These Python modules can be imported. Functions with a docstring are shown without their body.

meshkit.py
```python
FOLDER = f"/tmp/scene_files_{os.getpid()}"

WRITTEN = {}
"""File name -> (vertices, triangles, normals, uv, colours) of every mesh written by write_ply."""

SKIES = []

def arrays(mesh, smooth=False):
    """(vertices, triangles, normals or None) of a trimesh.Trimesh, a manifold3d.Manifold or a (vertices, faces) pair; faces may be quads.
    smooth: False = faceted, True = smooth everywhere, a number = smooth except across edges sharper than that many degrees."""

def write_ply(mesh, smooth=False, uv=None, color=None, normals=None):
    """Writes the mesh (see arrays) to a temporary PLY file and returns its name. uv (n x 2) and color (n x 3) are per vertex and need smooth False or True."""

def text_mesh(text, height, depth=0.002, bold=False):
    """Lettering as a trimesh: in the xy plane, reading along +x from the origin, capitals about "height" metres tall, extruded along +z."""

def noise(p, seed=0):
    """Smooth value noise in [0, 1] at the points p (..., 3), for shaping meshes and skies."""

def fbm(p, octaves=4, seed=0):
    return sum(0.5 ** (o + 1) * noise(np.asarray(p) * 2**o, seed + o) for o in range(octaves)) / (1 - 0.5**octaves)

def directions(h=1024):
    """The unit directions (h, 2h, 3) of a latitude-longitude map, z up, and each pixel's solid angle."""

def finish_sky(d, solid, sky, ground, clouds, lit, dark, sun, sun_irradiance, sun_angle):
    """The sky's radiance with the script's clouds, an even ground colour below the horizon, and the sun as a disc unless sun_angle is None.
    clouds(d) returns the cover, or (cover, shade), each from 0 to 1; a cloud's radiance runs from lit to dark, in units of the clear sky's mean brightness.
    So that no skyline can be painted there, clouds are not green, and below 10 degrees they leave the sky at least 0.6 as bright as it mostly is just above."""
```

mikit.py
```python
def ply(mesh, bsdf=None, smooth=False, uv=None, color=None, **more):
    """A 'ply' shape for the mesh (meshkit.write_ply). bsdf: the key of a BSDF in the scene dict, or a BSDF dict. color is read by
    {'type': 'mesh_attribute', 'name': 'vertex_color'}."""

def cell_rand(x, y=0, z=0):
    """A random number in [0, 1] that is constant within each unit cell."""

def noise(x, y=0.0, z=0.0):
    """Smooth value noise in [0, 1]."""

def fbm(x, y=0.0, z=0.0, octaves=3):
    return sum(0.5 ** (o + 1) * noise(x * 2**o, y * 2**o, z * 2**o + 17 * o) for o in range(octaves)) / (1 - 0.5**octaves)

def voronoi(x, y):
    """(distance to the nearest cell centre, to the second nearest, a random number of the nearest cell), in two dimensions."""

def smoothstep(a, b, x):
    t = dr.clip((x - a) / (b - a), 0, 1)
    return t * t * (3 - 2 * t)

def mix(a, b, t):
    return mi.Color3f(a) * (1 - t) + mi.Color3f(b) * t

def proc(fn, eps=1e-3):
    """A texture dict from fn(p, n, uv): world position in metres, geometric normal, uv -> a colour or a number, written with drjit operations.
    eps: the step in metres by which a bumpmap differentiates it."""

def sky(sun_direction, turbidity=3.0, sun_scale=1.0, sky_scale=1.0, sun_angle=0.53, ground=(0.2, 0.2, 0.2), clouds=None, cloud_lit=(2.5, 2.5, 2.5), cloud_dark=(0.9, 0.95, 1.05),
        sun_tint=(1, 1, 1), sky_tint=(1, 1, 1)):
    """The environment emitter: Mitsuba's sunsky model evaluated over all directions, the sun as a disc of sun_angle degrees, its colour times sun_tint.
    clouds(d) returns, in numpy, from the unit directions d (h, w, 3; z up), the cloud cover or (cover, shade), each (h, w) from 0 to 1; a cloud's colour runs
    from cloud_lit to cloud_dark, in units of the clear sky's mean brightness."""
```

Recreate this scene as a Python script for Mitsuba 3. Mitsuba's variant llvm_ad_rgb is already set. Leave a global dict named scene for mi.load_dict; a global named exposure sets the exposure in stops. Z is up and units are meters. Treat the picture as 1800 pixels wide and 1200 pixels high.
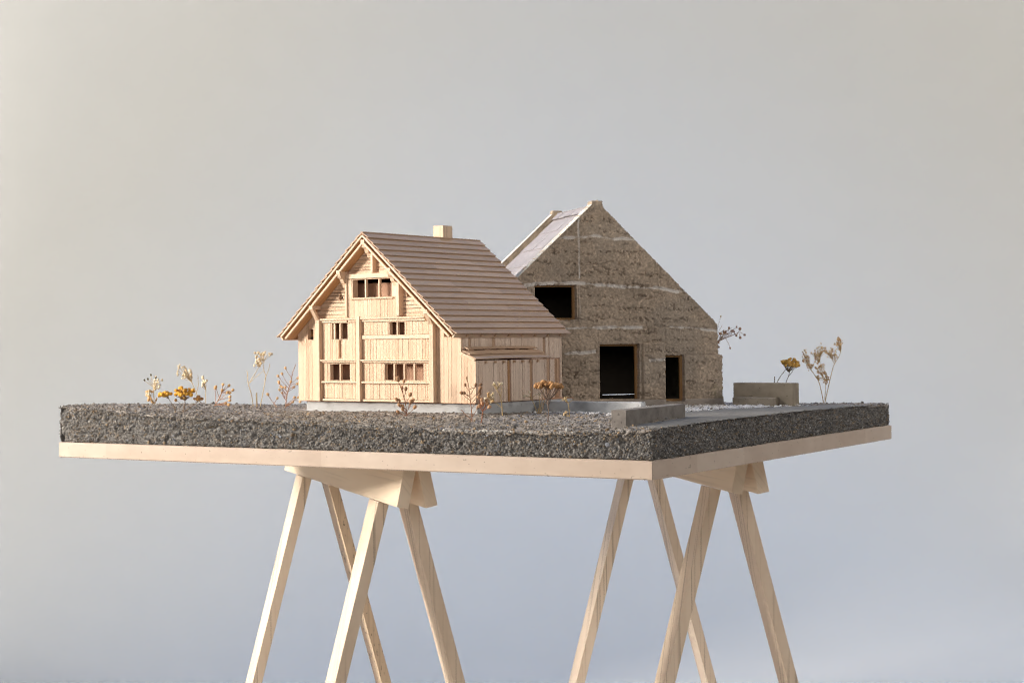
import math
import numpy as np
import trimesh
import drjit as dr
import mitsuba as mi
import mikit
import meshkit
from mikit import noise, fbm, cell_rand, smoothstep, mix, voronoi
from scipy.interpolate import RBFInterpolator
from shapely.geometry import Polygon, MultiPolygon, box as sbox
from shapely.ops import unary_union

V = lambda *a: np.array(a, float)
rng = np.random.default_rng(7)
scene, labels = {}, {}
TOP = 0.80                       # height of the upper face of the wooden panel above the floor

# ------------------------------------------------------------------ camera, light, exposure
YAW, PITCH, ROLL = 0.5524, 0.0011, -0.0112
CAM = V(1.1746, -2.3303, TOP + 0.1926)
AX = V(-math.sin(YAW), math.cos(YAW), 0)
RT = V(math.cos(YAW), math.sin(YAW), 0)
fwd = math.cos(PITCH) * AX + V(0, 0, math.sin(PITCH))
up0 = -math.sin(PITCH) * AX + V(0, 0, math.cos(PITCH))
up = -math.sin(ROLL) * RT + math.cos(ROLL) * up0
T = mi.ScalarTransform4f
scene['camera'] = {'type': 'perspective', 'fov': 35.25, 'fov_axis': 'x', 'near_clip': 0.05, 'far_clip': 60.0,
                   'to_world': T().look_at(origin=CAM.tolist(), target=(CAM + fwd).tolist(), up=up.tolist())}
exposure = 0.0


def lamp(key, pos, target, w, h, rgb, label):
    """a rectangular area lamp, facing its target"""
    scene[key] = {'type': 'rectangle', 'to_world': T().look_at(origin=list(map(float, pos)), target=list(map(float, target)), up=[0, 0, 1]) @ T().scale([w / 2, h / 2, 1]),
                  'emitter': {'type': 'area', 'radiance': {'type': 'rgb', 'value': list(rgb)}}}
    labels[key] = {'label': label, 'category': 'lamp'}


MID = V(-0.68, 0.6, TOP + 0.05)


def rel(r, f, z):
    """a point r metres to the right of the camera, f ahead of it, z above the floor"""
    return V(CAM[0], CAM[1], 0) + r * RT + f * AX + V(0, 0, z)


lamp('softbox', rel(-3.4, 2.25, 1.62), MID, 0.55, 0.6, (150, 135, 115), 'warm softbox standing low on the left of the model')
lamp('added_front_fill', rel(-0.3, -2.2, 2.3), MID, 3.4, 2.0, (3.3, 3.2, 3.1), 'added unseen fill lamp behind the camera, brightening the shaded sides')  # added fill in place of room light, lifts the shaded sides
lamp('added_backdrop_lamp', rel(-4.4, 2.6, 3.6), rel(0.2, 6.6, 2.2), 1.6, 1.6, (29, 27.4, 25.2), 'added unseen lamp on the far left, brightening the backdrop')  # added to light the backdrop from the left
lamp('added_backdrop_lamp_001', rel(4.6, 2.8, 3.6), rel(0.6, 6.6, 2.2), 1.6, 1.6, (15.5, 14.6, 13.4), 'added unseen lamp on the far right, brightening the backdrop')  # added to lift the darker right side of the backdrop
# added unseen cool spot, tints the foot of the backdrop blue
scene['added_cool_spot'] = {'type': 'spot', 'to_world': T().look_at(origin=rel(0.1, 6.2, 5.2).tolist(), target=rel(0.45, 4.5, 0).tolist(), up=[1, 0, 0]),
                          'intensity': {'type': 'rgb', 'value': [7, 15, 31]}, 'cutoff_angle': 37.0, 'beam_width': 12.0}


# ------------------------------------------------------------------ helpers
def number(key):
    if key not in scene:
        return key
    i = 1
    while f'{key}_{i:03d}' in scene:
        i += 1
    return f'{key}_{i:03d}'


def tag(key, label=None, category=None, group=None, kind=None):
    d = labels.setdefault(key, {})
    for k, v in (('label', label), ('category', category), ('group', group), ('kind', kind)):
        if v:
            d[k] = v


def put(key, mesh, bsdf, **k):
    key = number(key)
    scene[key] = mikit.ply(mesh, bsdf, **k)
    return key


class Frame:
    """local axes: origin, three unit vectors and a scale"""

    def __init__(self, o, a, b, c, k=1.0):
        self.o, self.m, self.k = np.array(o, float), np.array([a, b, c], float), k

    def __call__(self, p):
        return self.o + self.k * (np.asarray(p, float) @ self.m)


WID = [0]


def wood(key, mesh, frame, bsdf, axis=1, wid=None, smooth=False):
    """puts a local mesh with grain along the local axis; every piece gets a grain of its own"""
    v, f = np.array(mesh.vertices), np.array(mesh.faces)
    if not smooth:
        v, f = v[f].reshape(-1, 3), np.arange(3 * len(f)).reshape(-1, 3)
    if wid is None:
        WID[0] = (WID[0] + 37) % 401
        wid = WID[0]
    o = [i for i in range(3) if i != axis]
    cross = v[:, o[0]] + 0.73 * v[:, o[1]]
    uv = np.stack([v[:, axis] * frame.k + wid * 0.37, wid + 0.1 + (cross - cross.min()) * frame.k], 1)
    key = number(key)
    scene[key] = mikit.ply((frame(v), f), bsdf, uv=uv)
    return key


def ext(poly, z0, z1, clean=1e-9):
    """a shapely polygon extruded from z0 to z1"""
    ms = []
    for g in getattr(poly, 'geoms', [poly]):
        if g.geom_type == 'Polygon' and g.area > clean:
            m = trimesh.creation.extrude_polygon(g, z1 - z0, engine='earcut')
            m.apply_translation([0, 0, z0])
            ms.append(m)
    return trimesh.util.concatenate(ms) if ms else None


def bx(x0, x1, y0, y1, z0, z1):
    m = trimesh.creation.box((abs(x1 - x0), abs(y1 - y0), abs(z1 - z0)))
    m.apply_translation([(x0 + x1) / 2, (y0 + y1) / 2, (z0 + z1) / 2])
    return m


def cbx(x0, x1, y0, y1, z0, z1, c):
    """a box with chamfered edges"""
    lo, hi = V(min(x0, x1), min(y0, y1), min(z0, z1)), V(max(x0, x1), max(y0, y1), max(z0, z1))
    pts = []
    for i in range(8):
        p = [hi[k] if i >> k & 1 else lo[k] for k in range(3)]
        for k in range(3):
            q = [p[j] + (0 if j == k else c if p[j] == lo[j] else -c) for j in range(3)]
            pts.append(q)
    return trimesh.convex.convex_hull(np.array(pts))


def hull(pts):
    return trimesh.convex.convex_hull(np.array(pts, float))


# ------------------------------------------------------------------ materials
def bsdf(name, color, rough=0.6, spec=0.35, bump=None, scale=1.0, two=True, **k):
    d = {'type': 'principled', 'base_color': color if isinstance(color, dict) else {'type': 'rgb', 'value': list(color)}, 'roughness': rough, 'specular': spec, **k}
    if bump:
        d = {'type': 'bumpmap', 'texture': bump, 'scale': scale, 'bsdf': d}
    scene[name] = {'type': 'twosided', 'bsdf': d} if two else d


def grain(c1, c2, line=0.18, freq=700.0, tone=0.5, fleck=0.0):
    def fn(p, n, uv):
        wid = dr.floor(uv.y)
        y = uv.y - wid
        t = cell_rand(wid, 3)
        wob = 0.004 * noise(uv.x * 5, wid)
        lines = noise(uv.x * 2.5, (y + wob) * freq + wid * 7)
        broad = fbm(uv.x * 9, (y + wob) * freq * 0.2 + wid * 3)
        c = mix(c1, c2, dr.clip(t * tone + broad * 0.75 * (1 - tone * 0.5) + 0.1 * (lines - 0.5), 0, 1))
        c = c * (1 - line * smoothstep(0.62, 0.95, lines))
        if fleck:
            f = smoothstep(0.80, 0.88, noise(uv.x * 120, y * 300 + wid * 11))
            f = f * smoothstep(0.35, 0.52, noise(uv.x * 7, y * 30 + wid * 5))
            c = c * (1 - fleck * f)
        return c
    return mikit.proc(fn)


bsdf('wood_pale', grain((0.680, 0.512, 0.375), (0.575, 0.395, 0.268), 0.22, 620, 0.8), 0.55)
bsdf('wood_trim', grain((0.70, 0.545, 0.41), (0.62, 0.455, 0.325), 0.16, 500, 0.6), 0.55)
bsdf('wood_dark', grain((0.48, 0.32, 0.215), (0.36, 0.215, 0.135), 0.2, 500, 0.6), 0.55)
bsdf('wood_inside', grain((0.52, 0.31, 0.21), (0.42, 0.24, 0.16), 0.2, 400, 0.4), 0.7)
bsdf('wood_soffit', grain((0.50, 0.29, 0.145), (0.40, 0.215, 0.10), 0.2, 500, 0.6), 0.6)  # darker than the trim: shade under the eaves put into the colour
bsdf('wood_side', grain((0.72, 0.58, 0.475), (0.57, 0.435, 0.345), 0.2, 620, 0.85), 0.6)
bsdf('roof_wood', grain((0.555, 0.395, 0.283), (0.46, 0.318, 0.224), 0.12, 300, 1.0), 0.65)
bsdf('beech', grain((0.78, 0.665, 0.55), (0.63, 0.495, 0.375), 0.34, 300, 0.6, fleck=0.0), 0.5)
bsdf('beech_flecked', grain((0.70, 0.57, 0.43), (0.61, 0.47, 0.34), 0.12, 420, 0.6, fleck=0.6), 0.5)
bsdf('beech_rail', grain((0.78, 0.67, 0.54), (0.73, 0.60, 0.47), 0.10, 300, 0.6), 0.5)


def lamella(p, n, uv):
    """glued strips of pale wood along the panel's edge"""
    wid = dr.floor(uv.y)
    y = uv.y - wid
    cell = dr.floor(uv.x * 4.3 + 0.8 * noise(uv.x * 1.7, wid))
    t = cell_rand(cell, wid, 5)
    cloud = fbm(uv.x * 22, y * 60 + wid, 0.0, 4)
    c = mix((0.49, 0.41, 0.35), (0.385, 0.30, 0.245), dr.clip(0.55 * t + 0.75 * cloud - 0.2, 0, 1))
    spot = smoothstep(0.93, 0.97, noise(uv.x * 190, y * 380 + wid * 3)) * 0.4
    return c * (1 - spot)


bsdf('panel_edge', mikit.proc(lamella), 0.55)
VC = {'type': 'mesh_attribute', 'name': 'vertex_color'}
bsdf('grit', VC, 0.9, 0.2)
bsdf('rough_concrete', VC, 0.9, 0.2)
bsdf('plant', VC, 0.7, 0.25)


def concrete(c1, c2, spots=0.5, f=40.0):
    def fn(p, n, uv):
        a = fbm(p.x * f, p.y * f, p.z * f, 4)
        b = noise(p.x * 260 + 9, p.y * 260, p.z * 260)
        hole = smoothstep(0.86, 0.92, noise(p.x * 170, p.y * 170 + 5, p.z * 170))
        st = smoothstep(0.5, 0.75, fbm(p.x * 22 + 3, p.y * 22, p.z * 30))
        c = mix(c1, c2, dr.clip(a * 1.3 - 0.15 + 0.15 * (b - 0.5), 0, 1))
        return c * (1 - spots * 0.7 * hole) * (1 - 0.42 * spots * st)
    return mikit.proc(fn)


bsdf('foundation_concrete', concrete((0.47, 0.48, 0.49), (0.36, 0.36, 0.37), 0.35), 0.8, 0.25)
bsdf('wall_concrete', concrete((0.62, 0.63, 0.64), (0.36, 0.37, 0.38), 0.9), 0.8, 0.25)
bsdf('block_concrete', concrete((0.25, 0.228, 0.212), (0.145, 0.13, 0.122), 0.6, 70), 0.85, 0.25)
bsdf('bench_concrete', concrete((0.34, 0.29, 0.225), (0.23, 0.195, 0.155), 0.5, 60), 0.85, 0.25)
bsdf('plinth_concrete', concrete((0.30, 0.26, 0.23), (0.22, 0.19, 0.165), 0.6, 50), 0.85, 0.25)
bsdf('slate', concrete((0.37, 0.345, 0.36), (0.27, 0.25, 0.265), 0.1, 25), 0.6, 0.4)
bsdf('mortar', mikit.proc(lambda p, n, uv: mix((0.22, 0.21, 0.20), (0.13, 0.125, 0.12), dr.clip(fbm(p.x * 30, p.y * 30) * 1.4 - 0.2, 0, 1)) * (0.8 + 0.4 * noise(p.x * 400, p.y * 400))), 0.85, 0.3)
bsdf('barn_shaded_stone', concrete((0.16, 0.14, 0.10), (0.08, 0.07, 0.05), 0.6, 60), 0.9, 0.1)  # stone darkened to imitate the dim interior
bsdf('coping', concrete((0.72, 0.70, 0.65), (0.58, 0.55, 0.49), 0.5, 60), 0.9, 0.2)
bsdf('bronze', (0.34, 0.19, 0.08), 0.45, 0.5)
bsdf('barn_interior_shade', (0.085, 0.068, 0.052), 0.95, 0.1)  # near black: interior shade put into the colour
bsdf('wall_paint', mikit.proc(lambda p, n, uv: mi.Color3f(0.635, 0.640, 0.628) * (0.97 + 0.035 * fbm(p.x * 1.3, p.y * 1.3, p.z * 1.3) + 0.025 * fbm(p.x * 9, p.y * 9, p.z * 9, 4))), 0.95, 0.1)
bsdf('blocker_black', (0.02, 0.02, 0.02), 0.95, 0.1)  # for the added panel that blocks the key light
bsdf('floor_paint', (0.44, 0.405, 0.36), 0.8, 0.2)

# ------------------------------------------------------------------ the setting: backdrop wall and floor
WALL_F, RAD = 6.6, 2.3
prof = [(4.05, 0.004), (4.2, 0.002)] + [(WALL_F - RAD + RAD * math.sin(a), RAD - RAD * math.cos(a)) for a in np.linspace(0, math.pi / 2, 40)] + [(WALL_F, 4.0), (WALL_F, 6.5)]
pv = np.array([rel(x, f, z) for f, z in prof for x in (-9, 9)])
pq = np.array([[2 * i, 2 * i + 1, 2 * i + 3, 2 * i + 2] for i in range(len(prof) - 1)])
scene['backdrop'] = mikit.ply((pv, pq), 'wall_paint', smooth=True)
put('floor', (np.array([rel(x, f, -0.004) for x, f in ((-9, -6), (9, -6), (9, 7), (-9, 7))]), [[0, 1, 2], [0, 2, 3]]), 'floor_paint')
tag('floor', 'warm brown studio floor under the trestles', kind='structure')
tag('backdrop', 'plain pale grey seamless studio backdrop curving from floor to wall', kind='structure')

# added unseen black panel, keeps the warm softbox off the backdrop
fl = Frame(rel(-2.25, 3.6, 0), RT, AX, V(0, 0, 1))
m = bx(-.80, 1.02, 0, .012, .02, 2.15)
put('added_light_blocker', (fl(m.vertices), m.faces), 'blocker_black')
tag('added_light_blocker', 'added unseen black panel blocking the warm softbox from the backdrop', 'light blocker')

# ------------------------------------------------------------------ trestles
SL = 0.262


def trestle(key, end, bd, label, mats):
    sd = V(bd[1], -bd[0], 0)
    fr = Frame(V(end[0], end[1], TOP), sd, V(0, 0, 1), -bd)     # local: across, up, towards the near end

    def leaf(s0, s1, ha, hb, t0, t1, slope, c=0.0008):
        """a board leaning by the slope: s0, s1 = outer and inner side at the height hb"""
        sg = -1 if s0 < 0 else 1
        cosv = 1 / math.hypot(1, slope)
        w = abs(s0 - s1) * cosv
        L = (ha - hb) / cosv
        m = cbx(-w / 2, w / 2, 0, L, -t1, -t0, c)
        a = math.atan(slope) * sg
        m.apply_transform(trimesh.transformations.rotation_matrix(a, [0, 0, 1]))
        m.apply_translation([(s0 + s1) / 2, hb, 0])
        return m
    for sg in (-1, 1):
        wood(key + '__top_rail', leaf(sg * 0.0400, sg * 0.0165, -0.0335, -0.109, 0.0, 0.975, 0.21), fr, mats[0], axis=2)
        for t0, m in ((0.13, mats[1]), (0.78, mats[2] if sg > 0 else mats[1])):
            hb = -TOP + 0.002
            s = lambda o: sg * (o + SL * (-0.109 - hb))
            wood(key + '__leg', leaf(s(0.0392), s(0.0162), -0.1105, hb, t0, t0 + 0.066, SL), fr, m, axis=1)
    tag(key, label, 'trestle', 'wooden trestles under the panel')


trestle('trestle', (-0.5432, 0.1158), V(-0.7864, 0.6177, 0), 'pale beech trestle with splayed legs under the left half, its near leg brightly lit', ('beech_rail', 'beech', 'beech_flecked'))
trestle('trestle_001', (-0.0997, 0.6293), V(-0.6775, 0.7355, 0), 'beech trestle with splayed legs under the right half of the panel, in half shade', ('beech_rail', 'beech', 'beech'))

# ------------------------------------------------------------------ the panel
PX, PY, PT = 1.3598, 1.1875, 0.0308
wfm = Frame(V(0, 0, TOP), V(1, 0, 0), V(0, 1, 0), V(0, 0, 1))
wood('tabletop_panel', cbx(-PX, 0, 0, PY, -PT, 0, 0.0016), wfm, 'panel_edge', axis=0, wid=3)
# the two long faces show grain along their own length: thin edge strips glued round the board
wood('tabletop_panel__edge_strip', cbx(-0.0005, 0.0022, -0.0022, PY, -PT, -0.0004, 0.0007), wfm, 'panel_edge', axis=1, wid=5)
tag('tabletop_panel', 'thick pale wooden panel lying level on the two trestles', 'panel')

# ------------------------------------------------------------------ the ground of the model
GP = np.array([
    (-1.36, 0, .0757), (-1.2, 0, .0655), (-1.05, 0, .059), (-.9, 0, .0556), (-.76, 0, .0524), (-.63, 0, .049), (-.5, 0, .0447), (-.38, 0, .0425), (-.26, 0, .0432), (-.15, 0, .0435), (-.05, 0, .048), (0, 0, .0530),
    (-1.36, .1, .0750), (-1.36, .24, .069), (-1.36, .38, .066), (-1.36, .477, .060), (-1.36, .62, .052), (-1.36, .8, .047), (-1.36, 1.1875, .045),
    (-1.1, .09, .0602), (-1.2, .2, .063), (-1.22, .32, .060), (-1.16, .40, .058), (-1.0, .25, .0575), (-.9, .22, .0585), (-.7, .2, .0605), (-.5, .2, .0612), (-.6, .16, .055), (-.44, .14, .050), (-.39, .09, .047), (-.25, .08, .0475),
    (-.9, .12, .057), (-.75, .1, .054), (-.44, .26, .056), (-.42, .37, .0552), (-.27, .22, .0552), (-.3, .32, .0545), (-.15, .15, .053), (-.15, .35, .054),
    (0, .117, .0518), (0, .35, .054), (0, .63, .054), (0, .95, .0512), (0, 1.1875, .0494), (-.1, .1, .0528), (-.1, .35, .0538), (-.1, .65, .0532), (-.1, .9, .0502),
    (-.3, .6, .0525), (-.3, .85, .0492), (-.3165, .985, .0478), (-.5, .8, .050), (-.2, .98, .0482), (-.1, 1.05, .0485), (-.15, 1.1875, .0475), (-.4, 1.1875, .047), (-.9, .8, .05), (-.9, 1.1875, .046), (-1.1, .6, .054)])
_rbf = RBFInterpolator(GP[:, :2], GP[:, 2], kernel='linear', smoothing=1e-4)
STEP = 0.0025
NX, NY = int(round(PX / STEP)), int(round(PY / STEP))
gx, gy = np.linspace(-PX, 0, NX + 1), np.linspace(0, PY, NY + 1)
cx_, cy_ = np.linspace(-PX, 0, 69), np.linspace(0, PY, 61)
from scipy.ndimage import gaussian_filter, zoom
from scipy.interpolate import RectBivariateSpline
_coarse = _rbf(np.stack(np.meshgrid(cx_, cy_, indexing='ij'), -1).reshape(-1, 2)).reshape(69, 61)
_spl = RectBivariateSpline(cx_, cy_, _coarse, kx=2, ky=2)


def ground(x, y):
    return _spl(np.asarray(x, float), np.asarray(y, float), grid=False)


def road_edge(y):
    """x of the left border of the smooth mortar strip along the right side"""
    return np.where(y < 0.30, -0.105 + 0.02 * np.sin(y * 9), -0.105 - 0.10 * np.clip((y - 0.3) / 0.25, 0, 1) + 0.09 * np.clip((y - 0.75) / 0.3, 0, 1))


def smooth01(a, b, x):
    t = np.clip((x - a) / (b - a), 0, 1)
    return t * t * (3 - 2 * t)


def road_mask(x, y):
    w = 0.006 * (meshkit.noise(np.stack([x * 60, y * 60, x * 0], -1), 4) - 0.5)
    return smooth01(0, 0.008, x - road_edge(y) + w) * smooth01(0.015, 0.05, y + 0.6 * (x + 0.02) * (x < -0.02) + w) * (1 - smooth01(1.03, 1.06, y + w * 2))


def grit_color(p, kind=0):
    """colours of the crushed stone: grey with some ochre, rust and pale grains"""
    big = meshkit.fbm(p * 22, 3, 11)[..., None]
    mid = meshkit.noise(p * 150, 5)[..., None]
    g = meshkit.noise(p * 420, 8)[..., None]
    base = V(0.165, 0.158, 0.155) * (0.72 + 0.5 * big)
    base = base * (0.55 + 0.9 * mid * g + 0.15 * g)
    warm = smooth01(0.62, 0.8, meshkit.noise(p * 90, 21))[..., None]
    base = base * (1 - 0.5 * warm) + 0.5 * warm * V(0.19, 0.155, 0.125) * (0.6 + 0.7 * g)
    pale = smooth01(0.86, 0.93, meshkit.noise(p * 260, 31))[..., None]
    return base * (1 - pale) + pale * V(0.36, 0.35, 0.34)


def relief(p):
    """height of the lumps of the crumbly stone, -1 to 1"""
    a = meshkit.noise(p * 55, 1) - 0.5
    b = meshkit.noise(p * 140, 2) - 0.5
    c = meshkit.noise(p * 330, 3) - 0.5
    pit = np.clip(meshkit.noise(p * 105 + 7, 9) - 0.68, 0, 1) * 3.2
    return 0.7 * a + 0.8 * b + 0.9 * c - 1.4 * pit


XX, YY = np.meshgrid(gx, gy, indexing='ij')
P0 = np.stack([XX, YY, ground(XX, YY)], -1)
rd = road_mask(XX, YY)
lump = relief(P0)
z = P0[..., 2] + lump * 0.0042 * (1 - rd) + rd * (0.0013 * lump + 0.0004)
# rounded, crumbled rims
near = np.minimum(np.minimum(YY, -XX), np.minimum(PX + XX, PY - YY))
z -= 0.0075 * (1 - smooth01(0, 0.014, near)) * (0.1 + 1.1 * meshkit.fbm(P0 * 70, 3, 17)) * (1 - 0.7 * rd)


def side_push(p):
    return 0.0042 * relief(p) + 0.008 * (meshkit.fbm(p * 16, 3, 13) - 0.5)


def grid_faces(n, m, flip=False):
    i, j = np.meshgrid(np.arange(n - 1), np.arange(m - 1), indexing='ij')
    a = i * m + j
    q = np.stack([a, a + m, a + m + 1, a + 1], -1).reshape(-1, 4)
    return q[:, ::-1] if flip else q


parts = []     # (vertices, quads, colours)
TP = np.stack([XX, YY, z], -1)
for axis, idx, nrm in ((1, 0, V(0, -1, 0)), (0, NX, V(1, 0, 0)), (0, 0, V(-1, 0, 0)), (1, NY, V(0, 1, 0))):
    edge = TP[:, idx] if axis == 1 else TP[idx]
    rows = 40 if nrm[1] < 0 or nrm[0] > 0 else 10
    tt = np.linspace(0, 1, rows)
    W = edge[:, None, :] * V(1, 1, 0) + V(0, 0, 1) * (0.0003 + tt[None, :, None] * (edge[:, None, 2:] - 0.0003))
    push = side_push(W)
    push = push - 0.002 * (1 - smooth01(0, 0.05, tt))[None]
    W2 = W + push[..., None] * nrm - 0.0055 * nrm
    if axis == 1:
        TP[:, idx] = W2[:, -1]
    else:
        TP[idx] = W2[:, -1]
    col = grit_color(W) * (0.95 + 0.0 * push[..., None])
    parts.append((W2.reshape(-1, 3), grid_faces(len(edge), rows, flip=(nrm[1] > 0 or nrm[0] < 0)), col.reshape(-1, 3)))
ctop = grit_color(P0) * 1.0
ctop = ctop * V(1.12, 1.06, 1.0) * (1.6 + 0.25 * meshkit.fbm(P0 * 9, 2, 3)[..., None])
crd = V(0.165, 0.158, 0.150) * (0.75 + 0.5 * meshkit.fbm(P0 * 35, 4, 23))[..., None] * (0.9 + 0.2 * meshkit.noise(P0 * 350, 4))[..., None]
ctop = ctop * (1 - rd[..., None]) + crd * rd[..., None]
ym = smooth01(-.005, .006, road_edge(YY) - XX + .012 * (meshkit.noise(P0 * 60, 29) - .5)) * smooth01(.30, .36, YY + .35 * (XX + .2)) * smooth01(-.60, -.52, XX) * (1 - smooth01(.98, 1.02, YY + .6 * (XX + .3)))
cyd = V(.50, .495, .50) * (.6 + .6 * meshkit.noise(P0 * 330, 14))[..., None]
ctop = ctop * (1 - ym[..., None]) + cyd * ym[..., None]
parts.append((TP.reshape(-1, 3), grid_faces(NX + 1, NY + 1), ctop.reshape(-1, 3)))


def join(parts):
    v, f, c, n = [], [], [], 0
    for a, b, d in parts:
        b = np.vstack([b[:, [0, 1, 2]], b[:, [0, 2, 3]]]) if b.shape[1] == 4 else b
        v.append(a), f.append(b + n), c.append(d)
        n += len(a)
    return np.vstack(v), np.vstack(f), np.vstack(c)


def zt(v):
    return np.asarray(v, float) + V(0, 0, TOP)


v, f, c = join(parts)
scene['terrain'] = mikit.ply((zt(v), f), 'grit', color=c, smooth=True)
tag('terrain', 'dark crumbly crushed stone ground block of the model on the panel', kind='structure')

ICO = trimesh.creation.icosahedron()


def grains(pos, size, seed, colors, squash=0.7):
    """many small angular stones in one mesh"""
    r = np.random.default_rng(seed)
    n = len(pos)
    base = ICO.vertices / np.linalg.norm(ICO.vertices, axis=1, keepdims=True)
    k = base[None] * (0.65 + 0.6 * r.random((n, 12, 1)))
    k = k * (0.7 + 0.6 * r.random((n, 1, 3)))
    q = r.normal(size=(n, 4))
    q /= np.linalg.norm(q, axis=1, keepdims=True)
    a, b, c, d = q.T
    R = np.stack([np.stack([1 - 2 * (c * c + d * d), 2 * (b * c - a * d), 2 * (b * d + a * c)], -1), np.stack([2 * (b * c + a * d), 1 - 2 * (b * b + d * d), 2 * (c * d - a * b)], -1),
                  np.stack([2 * (b * d - a * c), 2 * (c * d + a * b), 1 - 2 * (b * b + c * c)], -1)], 1)
    k = np.einsum('nij,nvj->nvi', R, k) * np.asarray(size)[:, None, None]
    v = (k + pos[:, None]).reshape(-1, 3)
    f = (ICO.faces[None] + 12 * np.arange(n)[:, None, None]).reshape(-1, 3)
    return v, f, np.repeat(colors, 12, 0)


def stone_colors(n, r, tint=(1, 1, 1)):
    c = (0.085 + 0.20 * r.random((n, 1)) ** 1.5) * V(1.0, 0.96, 0.93) * V(*tint)
    k = r.random(n)
    c[k < 0.10] *= V(1.35, 1.08, 0.78)
    c[(k > 0.10) & (k < 0.15)] = V(0.34, 0.33, 0.32) * (0.8 + 0.4 * r.random((((k > 0.10) & (k < 0.15)).sum(), 1)))
    c[(k > 0.15) & (k < 0.22)] *= V(0.85, 0.95, 1.15)
    return c


r = np.random.default_rng(3)
n = 26000
x, y = -PX * r.random(n), PY * r.random(n) ** 1.6
ok = (r.random(n) > road_mask(x, y)) & ~((x > -0.98) & (x < -0.47) & (y > .25) & (y < .55))
x, y = x[ok], y[ok]
n = len(x)
ip = RectBivariateSpline(gx, gy, z, kx=1, ky=1)
sz = 0.0009 + 0.0016 * r.random(n) ** 2.5
sz[:400] *= 1.9
pos = np.stack([x, y, ip(x, y, grid=False) + sz * 0.25], -1)
g1 = grains(pos, sz, 5, stone_colors(n, r, (1.15, 1.08, 1.0)))
n = 9000
x = -PX * r.random(n)
h = ground(x, 0 * x) * r.random(n) ** 0.8
p = np.stack([x, 0 * x, h], -1)
pos = p + (side_push(p) - 0.0050)[:, None] * V(0, -1, 0)
sc2 = stone_colors(n, r)
pale = (np.abs(h - ground(x, 0 * x)) < .003 + .002 * r.random(n)) & (x > -.44) & (x < -.14) & (r.random(n) < .6)
sc2[pale] = V(.50, .485, .46)
g2 = grains(pos, (0.0010 + 0.0012 * r.random(n) ** 2) * np.where(r.random(n) < .03, 2.0, 1.0), 6, sc2)
n = 7000
y = PY * r.random(n)
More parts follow.
